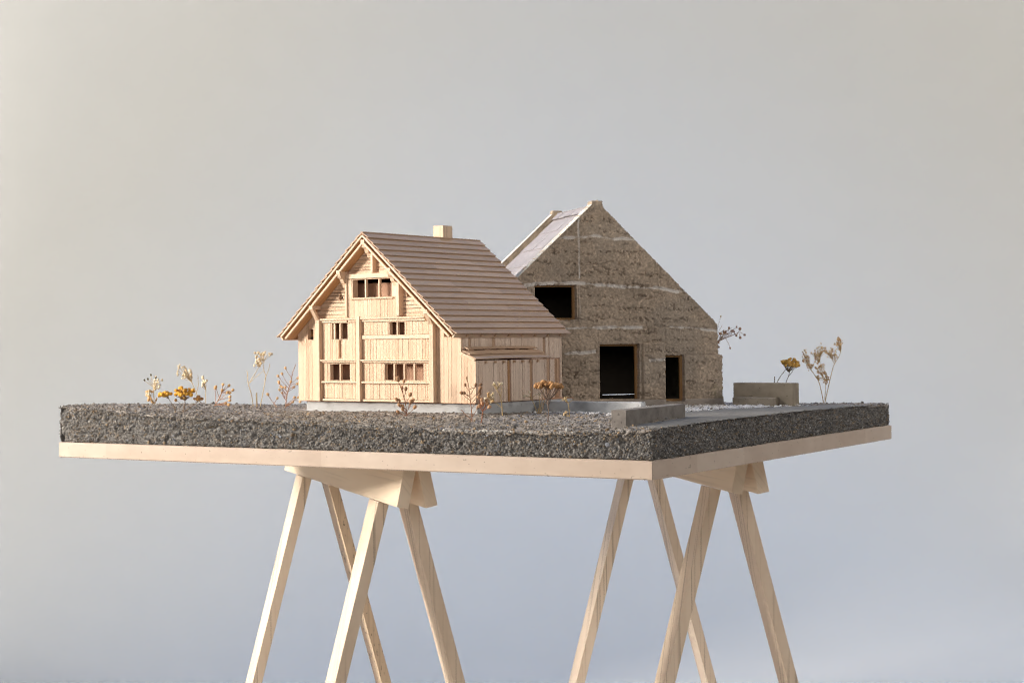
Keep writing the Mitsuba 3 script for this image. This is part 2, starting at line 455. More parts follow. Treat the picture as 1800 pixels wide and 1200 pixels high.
h = ground(0 * y, y) * r.random(n)
p = np.stack([0 * y, y, h], -1)
pos = p + (side_push(p) - 0.0050)[:, None] * V(1, 0, 0)
g3 = grains(pos, 0.0010 + 0.0012 * r.random(n) ** 2, 7, stone_colors(n, r))
v, f, c = join([g1, g2, g3])
scene['terrain__grit'] = mikit.ply((zt(v), f), 'grit', color=c)
tag('terrain__grit', 'loose crushed stone grains strewn over the ground block', kind='stuff')

# pale gravel yard before the barn
n = 9000
x, y = -0.62 + 0.55 * r.random(n), 0.36 + 0.66 * r.random(n)
ok = (x < road_edge(y) - 0.002 + 0.006 * r.random(n)) & (y - 0.36 > -0.1 * (x + 0.2)) & ((x + .3165) * -.753 + (y - .985) * .658 < 0.0)
x, y = x[ok], y[ok]
n = len(x)
sz = 0.0014 + 0.0014 * r.random(n) ** 2
pos = np.stack([x, y, ip(x, y, grid=False) + sz * 0.6], -1)
c = (0.55 + 0.28 * r.random((n, 1))) * V(1.0, 0.99, 1.0)
v, f, c = grains(pos, sz, 9, c)
scene['gravel_yard'] = mikit.ply((zt(v), f), 'grit', color=c)
tag('gravel_yard', 'pale grey fine gravel yard in front of the concrete barn', 'gravel', kind='stuff')

# ------------------------------------------------------------------ the wooden house
HK = 0.985
HU, HV, UP = V(-0.9961, 0.088, 0), V(0.088, 0.9961, 0), V(0, 0, 1)
HO = V(-0.4801, 0.2224, TOP + 0.062) - HK * 0.06 * UP
FA = Frame(HO, HU, UP, HV, HK)             # facade: s to the left, h up, t into the house
SD = Frame(HO, HV, UP, -HU, HK)            # side wall: t, h, and -s outwards
H = 'wooden_house'
tag(H, 'pale timber farmhouse model with shingled gable roof, chimney and lean-to', 'model house')
BASE, EAV, RID = 0.0785, 0.2135, 0.4200
SR, SLF, SM = 0.0247, 0.4989, 0.2618       # right eave, left eave, ridge
PITCH_H = (RID - EAV) / (SM - SR)


def roof_h(s, drop=0.0):
    """height of the roof's top line over the facade at s"""
    return RID - abs(s - SM) * PITCH_H - drop


def sh(*p):
    return Polygon(p)


def rect(s0, s1, h0, h1):
    return sbox(min(s0, s1), min(h0, h1), max(s0, s1), max(h0, h1))


SC = math.hypot(1, PITCH_H)                 # vertical drop of one metre measured square to the slope
under = lambda s, n: roof_h(s, n * SC)
gable = sh((0.035, BASE), (0.470, BASE), (0.470, under(0.470, .010)), (SM, under(SM, .010)), (0.035, under(0.035, .010)))
windows = {'w1': (.322, .380, .1206, .1554), 'w2': (.1273, .2312, .1215, .1557), 'w3': (.327, .374, .2046, .2385), 'w4': (.1743, .2178, .2114, .2385), 'w5': (.2022, .3098, .2876, .3257)}
holes = [rect(.4259, .4418, .2044, .2259), rect(.0616, .0769, .2062, .2263), rect(.262, .2725, .3666, .3785), rect(.3445, .3505, .2832, .2974), rect(.3417, .3535, .287, .2915), rect(.160, .171, .287, .300)]
openings = unary_union([rect(*w) for w in windows.values()] + holes)
shell = gable.difference(openings)
wood(H + '__front_wall', ext(shell, 0.0062, 0.0085), FA, 'wood_trim', 1)


def planks(key, region, t0, depth, rg, wmin, wmax, frame, mat, horizontal=False, gap=0.0006, jit=0.0004, dark=0.0, darkmat='wood_dark'):
    """covers a region of a wall with separate boards, cut to the region"""
    a0, b0, a1, b1 = region.bounds
    x = (b0 if horizontal else a0)
    end = b1 if horizontal else a1
    while x < end - 1e-4:
        w = rg.uniform(wmin, wmax)
        if end - x - w < wmin * 0.5:
            w = end - x
        g = gap if rg.random() > 0.15 else gap * 2
        strip = sbox(a0 - 1, x + g / 2, a1 + 1, x + w - g / 2) if horizontal else sbox(x + g / 2, b0 - 1, x + w - g / 2, b1 + 1)
        cut = region.intersection(strip)
        for gm in getattr(cut, 'geoms', [cut]):
            if gm.geom_type == 'Polygon' and gm.area > 4e-6:
                j = rg.uniform(-jit, jit)
                m = ext(gm, t0 + j, t0 + depth)
                wood(key, m, frame, darkmat if rg.random() < dark else mat, 0 if horizontal else 1)
        x += w


rg = np.random.default_rng(21)
FW = H + '__front_wall__plank'
G2, G1, S1 = (.2385, .2475), (.1570, .1630), (.1150, .1190)
left_bay, right_bay = (.2985, .3990), (.1065, .2886)
hole = unary_union([rect(w[0] - .0003, w[1] + .0003, w[2] - .0003, w[3] + .0003) for w in windows.values()] + holes)
slot = rect(.3425, .3525, .166, .2035)
for (a, b), rows in ((left_bay, ((.0835, .115), (.119, .157), (.163, .2385))), (right_bay, ((.0835, .115), (.119, .157), (.163, .204), (.212, .2385)))):
    for h0, h1 in rows:
        planks(FW, rect(a, b, h0 + .0004, h1 - .0004).difference(hole).difference(slot), -0.002, 0.008, rg, .0055, .0105, FA, 'wood_pale')
planks(FW, slot, 0.002, 0.004, rg, .0042, .0052, FA, 'wood_pale', horizontal=True)
side_l = gable.intersection(rect(.4125, .4705, BASE, .4)).difference(hole)
side_r = gable.intersection(rect(.0355, .0955, BASE, .4)).difference(hole)
for reg in (side_l, side_r):
    planks(FW, reg, 0.0, 0.006, rg, .007, .0125, FA, 'wood_pale', gap=.0004, jit=.0002)
# upper panel round the attic window
planks(FW, rect(.1894, .3207, .2480, .2872).difference(hole), -0.008, 0.014, rg, .0085, .0145, FA, 'wood_pale')
wood(FW, ext(rect(.3103, .3207, .2876, .3260), -0.008, 0.006), FA, 'wood_trim')
wood(FW, ext(rect(.1894, .2017, .2876, .3260), -0.008, 0.006), FA, 'wood_trim')
# horizontal weatherboards in the gable
sid = gable.intersection(rect(.035, .4705, .2478, .5)).difference(rect(.1890, .3212, .24, .3265)).difference(hole)
sid = sid.intersection(rect(.096, .412, .2, .5))
planks(H + '__front_wall__weatherboard', sid, -0.0005, 0.0065, rg, .0058, .0082, FA, 'wood_pale', horizontal=True, gap=.0011)
TR = H + '__front_wall__rail'


def bar(key, s0, s1, h0, h1, t0, t1, mat='wood_trim', axis=0, c=0.0006):
    return wood(key, cbx(s0, s1, h0, h1, t0, t1, c), FA, mat, axis)


for a, b in (left_bay, right_bay):
    bar(TR, a, b, BASE, .0832, -.0055, .006)
    bar(TR, a, b, .1152, .1192, -.0075, .006)
    bar(TR, a, b, .1568, .1598, -.0060, .006)
    bar(TR, a, b, .1600, .1632, -.0095, .006)
bar(TR, *right_bay, .2040, .2118, -.0055, .006)
bar(TR, .327, .3985, .2388, .2428, -.0055, .006), bar(TR, .2985, .3240, .2388, .2428, -.0055, .006)
bar(TR, .2985, .404, .2432, .2478, -.0090, .006), bar(TR, .1205, .2886, .2388, .2436, -.0055, .006), bar(TR, .1205, .2886, .2438, .2478, -.0090, .006)
bar(TR, .1950, .3237, .3265, .3360, -.0115, .006)
PO = H + '__front_wall__post'
bar(PO, .3995, .4118, BASE, .2475, -.0105, .006, axis=1)
bar(PO, .2888, .2983, BASE, .2505, -.0105, .006, axis=1)
bar(PO, .0957, .1064, BASE, .2475, -.0115, .006, axis=1)
bar(PO, .2500, .2560, .336, .3800, -.0115, .006, axis=1)
bar(PO, .1810, .1890, .249, .3160, -.0125, .006, axis=1)
bar(PO, .3210, .3262, .249, .3260, -.0115, .006, axis=1)
bar(H + '__front_wall__sill', .1977, .3119, .2842, .2874, -.0125, .0055)
# windows: a reveal frame, mullions and a board standing open
for k, (s0, s1, h0, h1) in windows.items():
    n = {'w1': 2, 'w2': 4, 'w3': 2, 'w4': 2, 'w5': 3}[k]
    t0 = -0.0075 if k == 'w5' else -0.0015
    key = number(H + '__front_wall__window')
    ring = rect(s0, s1, h0, h1).difference(rect(s0 + .0016, s1 - .0016, h0 + .0004, h1 - .0012))
    wood(H + '__front_wall__window', ext(ring, t0, 0.0083), FA, 'wood_trim', 1)
    for i in range(1, n):
        sm = s0 + (s1 - s0) * i / n
        wood(H + '__front_wall__mullion', cbx(sm - .0019, sm + .0019, h0 + .0004, h1 - .0012, t0 + .0005, t0 + .0068, .0003), FA, 'wood_trim', 1)
    if k == 'w3':
        wood(H + '__front_wall__shutter', bx(s1 - .0085, s1 - .0045, h0 + .0004, h1 - .0016, .0010, .0040), FA, 'wood_trim', 1)
# rooms behind the windows
wood(H + '__partition', bx(.085, .440, BASE, .24, .034, .037), FA, 'wood_inside', 1)
wood(H + '__partition', bx(.17, .355, .2436, .318, .034, .037), FA, 'wood_inside', 1)
wood(H + '__floor', bx(.036, .469, .1585, .1615, .012, .33), FA, 'wood_inside', 0)
wood(H + '__floor', bx(.085, .440, .2405, .2435, .012, .33), FA, 'wood_inside', 0)
wood(H + '__floor', bx(.003, .470, BASE - .0012, BASE - .0001, .001, .335), FA, 'wood_inside', 0)
wood(H + '__rear_wall', ext(gable, .330, .336), FA, 'wood_side', 1)
wood(H + '__left_wall', bx(.466, .470, BASE, .2120, .0065, .330), FA, 'wood_pale', 1)

# roof: deck, then boards lapping each other
R = H + '__roof'
d_len = math.hypot(SM - SR, RID - EAV)


def slope_frame(sign):
    """along the slope downwards, square to it outwards, into the depth; sign -1 = right slope"""
    d = V(sign * (SM - SR), -(RID - EAV)) / d_len
    n = V(sign * (RID - EAV), SM - SR) / d_len
    a = HU * d[0] + UP * d[1]
    b = HU * n[0] + UP * n[1]
    o = FA(V(SM, RID, 0))
    c = HV
    return Frame(o, a, b, c, HK)


def flipwind(m):
    m = m.copy()
    m.invert()
    return m


T0, T1 = -0.030, 0.3535
first = True
for sign in (-1, 1):
    fr = slope_frame(sign)
    w = (lambda key, m, mat, axis: wood(key, m if sign < 0 else flipwind(m), fr, mat, axis))
    deck = sbox(0.004, -0.0100, d_len - 0.004, -0.0048)
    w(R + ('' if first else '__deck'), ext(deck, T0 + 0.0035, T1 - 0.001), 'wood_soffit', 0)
    first = False
    nrow = 17
    e = d_len / nrow
    rr = np.random.default_rng(40 + sign)
    for i in range(nrow):
        d0, d1 = max(0.0, i * e - 0.001), (i + 1) * e + 0.0035
        if i == 0:
            d0 = -0.0008
        cuts = [T0 + rr.uniform(-.0012, .0004), T1 + rr.uniform(-.0005, .0012)]
        mids = [rr.uniform(T0 + .07, T1 - .07)] if rr.random() < .75 else [rr.uniform(T0 + .07, T0 + .15), rr.uniform(T1 - .15, T1 - .07)]
        cuts = [cuts[0]] + [m for m in mids] + [cuts[1]]
        wav = rr.uniform(-.0009, .0009, len(cuts))
        for (a, b), (wa, wb) in zip(zip(cuts[:-1], cuts[1:]), zip(wav[:-1], wav[1:])):
            tl = 0.0021
            up1 = -0.0042 + rr.uniform(-.0002, .0002)
            la, lb = -.0005 + rr.uniform(-.0003, .0004), -.0005 + rr.uniform(-.0003, .0004)
            b -= .0003
            m = hull([(d0, up1, a), (d0, up1, b), (d0, up1 + tl, a), (d0, up1 + tl, b), (d1 + wa, la, a), (d1 + wa, la + tl, a), (d1 + wb, lb, b), (d1 + wb, lb + tl, b)])
            w(R + '__board', m, 'roof_wood', 2)
    # barge boards and soffit strips along the rake, both gables
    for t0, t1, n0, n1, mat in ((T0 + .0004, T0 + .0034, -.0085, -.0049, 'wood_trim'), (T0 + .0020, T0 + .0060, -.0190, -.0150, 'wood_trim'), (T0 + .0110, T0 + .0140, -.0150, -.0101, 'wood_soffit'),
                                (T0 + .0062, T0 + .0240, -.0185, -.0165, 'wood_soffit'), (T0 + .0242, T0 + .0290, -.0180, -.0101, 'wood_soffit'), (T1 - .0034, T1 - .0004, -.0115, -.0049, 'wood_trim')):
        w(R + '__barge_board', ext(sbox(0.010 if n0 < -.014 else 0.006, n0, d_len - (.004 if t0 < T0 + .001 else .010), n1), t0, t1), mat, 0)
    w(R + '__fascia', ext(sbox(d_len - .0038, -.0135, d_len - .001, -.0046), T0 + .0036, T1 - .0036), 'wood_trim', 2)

# purlin ends with stepped corbels, and braces
TH = Frame(HO, HV, UP, -HU, HK)


def corbel(s, h, kind):
    wdt = .0095
    if kind == 'step':
        pr = Polygon([(-.0285, h), (-.004, h), (-.004, h - .036), (-.0085, h - .0345), (-.0105, h - .0275), (-.0150, h - .0260), (-.0185, h - .0180), (-.0245, h - .0150), (-.0285, h - .0065)])
    else:
        pr = Polygon([(-.0285, h), (-.004, h), (-.004, h - .0075), (-.0285, h - .0075)])
    wood(R + '__bracket', ext(pr, -s - wdt / 2, -s + wdt / 2), TH, 'wood_trim', 0)
    if kind == 'brace':
        pr = Polygon([(-.0265, h - .0077), (-.0195, h - .0077), (-.004, h - .0300), (-.004, h - .0395)])
        wood(R + '__bracket', ext(pr, -s - wdt / 2, -s + wdt / 2), TH, 'wood_trim', 1)


for s, kind in ((.3290, 'step'), (.1946, 'step'), (.2618, 'step'), (.4060, 'brace'), (.1010, 'brace')):
    corbel(s, under(s, .0125) - (.004 if kind == 'brace' else .001), kind)
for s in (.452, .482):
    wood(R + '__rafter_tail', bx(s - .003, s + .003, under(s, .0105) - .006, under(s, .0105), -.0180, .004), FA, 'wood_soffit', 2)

# chimney, foundation
wood(H + '__chimney', cbx(.262, .290, .395, .4448, .2285, .2600, .0005), FA, 'wood_trim', 1)
put(H + '__foundation', (lambda m: (FA(m.vertices), m.faces))(cbx(.0035, .4565, .030, BASE - .0014, .009, .330, .0008)), 'foundation_concrete')

# right side wall: boards, slot, rafter tails
SW = H + '__side_wall'
wood(SW, bx(.012, .330, BASE, .2110, -.0412, -.0372), SD, 'wood_inside', 1)
rs = np.random.default_rng(5)


def side_planks(region, s_out, rs, dark, wmin=.006, wmax=.0115, thick=.0035):
    a0, b0, a1, b1 = region.bounds
    x = a0
    while x < a1 - 1e-4:
        w = rs.uniform(wmin, wmax)
        if a1 - x - w < wmin * .6:
            w = a1 - x
        dk = rs.random() < dark
        cut = region.intersection(sbox(x + .0003, b0 - 1, x + w - .0003, b1 + 1))
        j = rs.uniform(-.0006, .0006) - (.0012 if dk else 0)
        if not cut.is_empty:
            wood(SW + '__plank', ext(cut, -s_out - thick, -s_out + j), SD, 'wood_dark' if dk else 'wood_side', 1)
        x += w


side_planks(rect(.0045, .335, .1612, .2118), .0350, rs, .05)
side_planks(rect(.285, .334, .1612, .2118), .0342, rs, .25)
side_planks(rect(.205, .3345, BASE, .1590), .0356, rs, .30)
wood(SW + '__corner_post', cbx(.3300, .3365, BASE, .2120, -.0385, -.0335, .0005), SD, 'wood_side', 1)
for t in np.linspace(.012, .325, 8):
    wood(R + '__rafter_tail', bx(t - .0022, t + .0022, .2065, .2108, -.0360, -.0268), SD, 'wood_dark', 2)

# lean-to on the right side
LT = H + '__lean_to'
tag(LT, 'lean-to with its own low board roof')
LE = .2140
wood(LT, bx(.010, LE - .004, BASE, .155, -.0065, -.0040), SD, 'wood_inside', 1)
front = sh((.0, BASE), (.0352, BASE), (.0352, .1745), (.0, .1592))
rl = np.random.default_rng(9)
planks(LT + '__plank', front, 0.0, .006, rl, .007, .011, FA, 'wood_pale', gap=.0004, jit=.0002)
x = 0.0008
gap_at = (.101, .1135)
while x < LE - .003:
    w = rl.uniform(.0065, .0125)
    if x < gap_at[0] < x + w + .004:
        w = gap_at[0] - x
    if gap_at[0] - 1e-6 <= x < gap_at[1]:
        x = gap_at[1]
        continue
    w = min(w, LE - x)
    dk = rl.random() < .06
    zz = ext(sbox(x + .0003, BASE, x + w - .0003, .1602), -.0040, 0.0002 + rl.uniform(-.0006, .0004) - (.0014 if dk else 0))
    wood(LT + '__plank', zz, SD, 'wood_dark' if dk else 'wood_side', 1)
    x += w
# door gap with a thin upright strip standing proud
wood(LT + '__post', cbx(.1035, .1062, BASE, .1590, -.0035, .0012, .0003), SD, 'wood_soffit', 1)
wood(LT + '__post', cbx(.1075, .1112, BASE, .1588, -.0060, -.0040, .0003), SD, 'wood_dark', 1)
wood(LT + '__end_wall', bx(.0005, .0345, BASE, .158, LE - .0035, LE), FA, 'wood_dark', 1)
for t in (.030, .060, .088, .122, .150, .176, .202):
    wood(LT + '__rafter_tail', bx(t - .0020, t + .0020, .1545, .1588, -.0020, .0042), SD, 'wood_dark', 2)


def bent(fr_mesh):
    """the low roof's boards are a little warped along their length"""
    v = fr_mesh.vertices.copy()
    v[:, 1] += 0.0012 * np.sin(np.clip(v[:, 2] / 0.24, 0, 1) * math.pi) - .0006
    fr_mesh.vertices = v
    return fr_mesh


LR = LT + '__roof_board'
sl = V(.0343 + .0045, .1790 - .1622)
ll = np.linalg.norm(sl)
sl = sl / ll
LF = Frame(FA(V(.0343, .1790, 0)), -HU * sl[0] - UP * sl[1], UP * sl[0] - HU * sl[1], HV, HK)


def lean_board(d0, d1, n0, n1, t0, t1, tl=.0022):
    ms = []
    ts = np.linspace(t0, t1, 13)
    for a, b in zip(ts[:-1], ts[1:]):
        ms.append(ext(Polygon([(d0, n0), (d1, n1), (d1, n1 + tl), (d0, n0 + tl)]), a, b))
    m = trimesh.util.concatenate(ms)
    wood(LR, bent(m), LF, 'roof_wood', 2)


lean_board(.018, ll, -.0008, .0004, -.0050, .1180)
lean_board(.018, ll, -.0006, .0006, .1186, .2420)
lean_board(.0055, .0245, .0014, .0030, -.0042, .2400)
lean_board(.0004, .0098, .0064, .0072, .0060, .2330)
for t in (.0, .0500, .1000, .1480, .1950):
    wood(LT + '__spacer', cbx(.0004, .0080, .0034, .0063, t + .012, t + .028, .0003), LF, 'roof_wood', 2)
wood(LT + '__rafter', bx(.0, ll - .004, -.0052, -.0012, -.0030, .0005), LF, 'wood_trim', 0)
wood(LT + '__rafter', bx(.0, ll - .004, -.0052, -.0012, .2320, .2355), LF, 'wood_trim', 0)

# ------------------------------------------------------------------ the concrete barn
def roughen(m, seed, amp, size=0.006):
    v, f = trimesh.remesh.subdivide_to_size(m.vertices, m.faces, size, max_iter=12)
    m = trimesh.Trimesh(v, f)
    m.merge_vertices()
    nn = m.vertex_normals
    d = (meshkit.fbm(m.vertices * 120, 3, seed) - .5) * 2 * amp - smooth01(.62, .8, meshkit.noise(m.vertices * 210, seed + 5)) * amp * 1.5
    m.vertices = m.vertices + nn * d[:, None]
    return m


B = 'concrete_barn'
tag(B, 'brown tamped concrete barn model with layered gable wall, dark openings and slate roof', 'model barn')
BK = 1.0104
BU, BV = V(0.658, 0.753, 0), V(-0.753, 0.658, 0)
BO = V(-0.3165, 0.9852, TOP + 0.0475) - BK * 0.049 * UP
FB = Frame(BO, BU, UP, -BV, BK)            # s to the right, h up, third axis out of the wall
outline = Polygon([(-.500, .049), (-.0002, .049), (.0, .1618), (-.0108, .1630), (-.0115, .2290), (-.0175, .2362), (-.2772, .4838), (-.2795, .4985), (-.3015, .4985), (-.3035, .4895), (-.500, .3080)])
doors = {'door': (-.2893, -.1970, .0690, .1885), 'small_door': (-.1358, -.0912, .0612, .1628), 'window': (-.4351, -.3408, .2414, .3160)}
wall2d = outline.difference(unary_union([rect(*d) for d in doors.values()]))
ST = 0.00155
sx, sy = np.arange(-.500, .0035, ST), np.arange(.044, .503, ST)
SX, SY = np.meshgrid(sx, sy, indexing='ij')


def curve(pts):
    a = np.array(pts)
    return lambda s: np.interp(s, a[:, 0], a[:, 1])


def wig(s, f, a, seed):
    return a * (meshkit.fbm(np.stack([s * f, s * 0 + seed, s * 0], -1), 3, seed) - .5)


LA = lambda s: curve([(-.5, .416), (-.376, .4160), (-.3335, .4185), (-.298, .4215), (-.259, .4160), (-.2128, .4150), (0, .41)])(s) + wig(s, 60, .004, 1)
LB = lambda s: curve([(-.5, .312), (-.453, .3148), (-.435, .3172), (-.384, .3208), (-.3373, .3197), (-.28, .3150), (-.214, .3100), (-.153, .3098), (-.11, .3012), (-.0937, .3022), (0, .295)])(s) + wig(s, 60, .004, 2)
LC = lambda s: curve([(-.5, .221), (-.364, .2220), (-.3046, .2238), (-.175, .2229), (-.132, .2250), (-.054, .2195), (-.013, .2128), (0, .212)])(s) + wig(s, 60, .004, 3)
LD = lambda s: curve([(-.5, .168), (-.3676, .1683), (-.2974, .1710), (-.2, .172)])(s) + wig(s, 60, .004, 4)
LE_ = lambda s: .1217 + wig(s, 50, .003, 5)
vj1 = -.3337 + wig(SY, 50, .003, 6)
vj2 = -.1473 + wig(SY, 50, .0015, 7)
ha, hb_, hc, hd, he = LA(SX), LB(SX), LC(SX), LD(SX), LE_(SX)
layer = (SY > he) * 1 + (SY > hd) * 1 + (SY > hc) * 1 + (SY > hb_) * 1 + (SY > ha) * 1
PID = layer * 10
upper = layer >= 4
mid = (layer == 3)
PID = PID + np.where((layer >= 4) & (SX > vj1), 1, 0) + np.where((layer == 3) & (SX > -.3385), 1, 0) + np.where((layer >= 2) & (layer <= 4) & (SX > vj2), 1, 0)
low = SY < .1905
PID = np.where((layer <= 2) & (SX > -.2925), np.where(SX < -.1366, np.where(low & (SX > -.1900), 60, np.where(layer == 2, 26, 7)), PID), PID)
PID = np.where((SX > -.1366) & (SY < .1625 + wig(SX, 50, .002, 8)), 61, PID)
PID = np.where((SX > -.1366) & (PID < 30) & (PID != 61), 27, PID)
PID = np.where((SX > -.2925) & (SY < .0672), np.where(SX > -.1366, 63, 62), PID)
q = np.stack([SX, SY, SX * 0], -1)
big = meshkit.fbm(q * 30, 4, 40) - .5
fine = meshkit.noise(q * 330, 41) - .5
med = meshkit.noise(q * 150, 42) - .5
# tamped layers: each course is smooth at its top and porous towards its foot
dist_up = np.minimum.reduce([np.where(ha - SY > 0, ha - SY, 9), np.where(hb_ - SY > 0, hb_ - SY, 9), np.where(hc - SY > 0, hc - SY, 9), np.where(hd - SY > 0, hd - SY, 9), np.where(he - SY > 0, he - SY, 9), .52 - SY])
bands = .5 + .5 * np.sin((SY + .012 * (meshkit.fbm(q * 14, 3, 55) - .5)) * 2 * math.pi / .0235 + SX * 3)
bands = smooth01(.35, .95, bands)
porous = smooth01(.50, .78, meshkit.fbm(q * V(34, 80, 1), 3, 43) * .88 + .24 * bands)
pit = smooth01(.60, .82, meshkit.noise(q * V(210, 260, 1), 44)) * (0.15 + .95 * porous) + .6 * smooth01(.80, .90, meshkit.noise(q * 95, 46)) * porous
DZ = .0026 * big + .0012 * med + .0012 * fine - .0033 * pit
offs = np.random.default_rng(12).uniform(-.0007, .0007, 100)
DZ += offs[PID]
DZ = np.where(PID == 60, DZ + .0028, DZ)
DZ = np.where((PID == 62) | (PID == 63), .0022 + .25 * DZ, DZ)
# joints are slightly recessed
edge = np.zeros_like(DZ)
for ax in (0, 1):
    d = np.diff(PID, axis=ax) != 0
    if ax == 0:
        edge[1:] = np.maximum(edge[1:], d)
        edge[:-1] = np.maximum(edge[:-1], d)
    else:
        edge[:, 1:] = np.maximum(edge[:, 1:], d)
        edge[:, :-1] = np.maximum(edge[:, :-1], d)
DZ -= .0012 * gaussian_filter(edge, 0.7)
# colour: brown concrete with pale lime seams
col = V(.395, .315, .243) * (0.72 + .55 * meshkit.fbm(q * 26, 4, 50))[..., None]
col = col * (0.80 + .4 * meshkit.noise(q * 300, 51))[..., None]
wm = smooth01(.45, .7, meshkit.fbm(q * V(9, 16, 1), 3, 52))[..., None]
col = col * (1 - .45 * wm) + .45 * wm * V(.345, .295, .245)
pore_shade = smooth01(.60, .72, meshkit.noise(q * V(260, 310, 1), 144)) * (.35 + .65 * porous)  # shade of the pores painted on as dark specks
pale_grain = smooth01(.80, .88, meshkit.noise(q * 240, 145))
col *= (1.05 - .05 * porous - .30 * pore_shade + .30 * pale_grain)[..., None]
lime = np.zeros_like(SX)
for hh, th, lo, hi, sd_ in ((ha, .0030, -.378, -.20, 61), (hb_, .0034, -.46, -.075, 62), (hc, .0030, -.302, -.19, 63), (hc, .0026, -.128, -.012, 64), (hd, .0032, -.37, -.296, 65), (hc, .0016, -.37, -.30, 66)):
    gate = smooth01(.25, .55, meshkit.fbm(np.stack([SX * 45, SX * 0 + sd_, SX * 0], -1), 3, sd_))
    on = (SX > lo) & (SX < hi)
    lime = np.maximum(lime, on * (0.60 + .40 * gate) * (1 - smooth01(th * .50 * (.45 + gate), th * 1.0 * (.45 + gate), np.abs(SY - hh - .0008))))
v1 = (SY > .330) * (1 - smooth01(.0012, .0024, np.abs(SX - vj1))) + (SY <= .330) * (SY > .235) * .35 * (1 - smooth01(.0005, .0014, np.abs(SX - vj1)))
lime = np.maximum(lime, v1 * (.55 + .45 * smooth01(.35, .5, meshkit.noise(q * 90, 67))))
patch = (SX > -.176) & (SX < -.1372) & (PID == 60)
lime = np.maximum(lime, patch * .8 * (1 - smooth01(.0018, .0042, np.abs(SY - .1525 - .05 * (SX + .155)))))
gr = smooth01(.5, .75, meshkit.fbm(q * 26, 3, 69)) * smooth01(-.035, -.005, SX) * smooth01(.19, .10, SY) * smooth01(.05, .08, SY)
col = col * (1 - .5 * gr[..., None]) + .5 * gr[..., None] * V(.24, .22, .10)
col = col * (1 - .8 * lime[..., None]) + .8 * lime[..., None] * V(.74, .70, .66)
pl = (PID >= 62)
col[pl] = (V(.33, .285, .25) * (.85 + .3 * meshkit.fbm(q * 40, 3, 71))[..., None])[pl]
import shapely
cxs, cys = (SX[:-1, :-1] + ST / 2), (SY[:-1, :-1] + ST / 2)
jx, jy = ST * .9 * (meshkit.noise(np.stack([cxs * 300, cys * 300, cys * 0], -1), 81) - .5), ST * .9 * (meshkit.noise(np.stack([cxs * 300, cys * 300, cys * 0], -1), 82) - .5)
inside = shapely.contains_xy(wall2d, cxs + jx, cys + jy)
quad_id = np.where(inside, PID[:-1, :-1], -1)
ny_ = len(sy)


def skin(mask, depth):
    """the displaced skin of one block with sides and a back"""
    i, j = np.nonzero(mask)
    corners = np.stack([i * ny_ + j, (i + 1) * ny_ + j, (i + 1) * ny_ + j + 1, i * ny_ + j + 1], 1)
    used, inv = np.unique(corners, return_inverse=True)
    inv = inv.reshape(-1, 4)
    vx = np.stack([SX.ravel()[used], SY.ravel()[used], DZ.ravel()[used]], 1)
    vb = vx * V(1, 1, 0) + V(0, 0, -depth)
    vc = col.reshape(-1, 3)[used]
    n = len(used)
    quads = [inv, inv[:, ::-1] + n]
    m = np.pad(mask, 1)
    for di, dj, a, b in ((0, -1, 0, 1), (1, 0, 1, 2), (0, 1, 2, 3), (-1, 0, 3, 0)):
        out = ~m[i + 1 + di, j + 1 + dj]
        p, r_ = inv[out, a], inv[out, b]
        quads.append(np.stack([r_, p, p + n, r_ + n], 1))
    return FB(np.vstack([vx, vb])), np.vstack(quads), np.vstack([vc, vc])


first = True
for pid in np.unique(quad_id):
    if pid < 0 or (quad_id == pid).sum() < 12:
        continue
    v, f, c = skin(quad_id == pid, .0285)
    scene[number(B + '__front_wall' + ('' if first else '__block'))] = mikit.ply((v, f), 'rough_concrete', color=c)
    first = False

for t0_, t1_ in ((-.0284, .0012), (-.2852, -.2678)):
    m = roughen(ext(Polygon([(-.3043, .4888), (-.3035, .4903), (-.500, .3088), (-.500, .3071)][::-1]).buffer(0), t0_, t1_), 97, .0005, .004)
    put(B + '__coping', (FB(m.vertices), m.faces), 'coping')
FI = Frame(BO, BU, UP, -BV, BK)
zl = lambda m, mat, key: put(key, (FI(m.vertices), m.faces), mat)
TB0, TB1 = .268, .285
# window and door frames set back in the openings
for k, (s0, s1, h0, h1) in doors.items():
    w = .0050 if k != 'window' else .0042
    b0 = h0 if k == 'small_door' else h0
    inner = rect(s0 + w, s1 - w, (h0 - .01 if k == 'door' else h0 + w), h1 - w)
    zl(ext(rect(s0 - .0008, s1 + .0008, h0 - .0005, h1 + .0008).difference(inner), -.0210, -.0150), 'bronze', B + '__' + {'door': 'door_frame', 'small_door': 'small_door_frame', 'window': 'window_frame'}[k])
tag(B + '__window_frame', 'brown metal frame of the upper window')
back = Polygon([(-.500, .049), (0, .049), (0, .162), (-.0108, .163), (-.0115, .229), (-.0175, .2362), (-.2772, .4838), (-.2795, .4985), (-.3015, .4985), (-.3035, .4895), (-.500, .3080)])
slit = rect(-.187, -.0960, .0684, .0708)


def brown(m, seed):
    c = V(.40, .325, .245) * (.7 + .6 * meshkit.fbm(m.vertices * 30, 3, seed))[:, None]
    return c * (.82 + .36 * meshkit.noise(m.vertices * 260, seed + 1))[:, None]


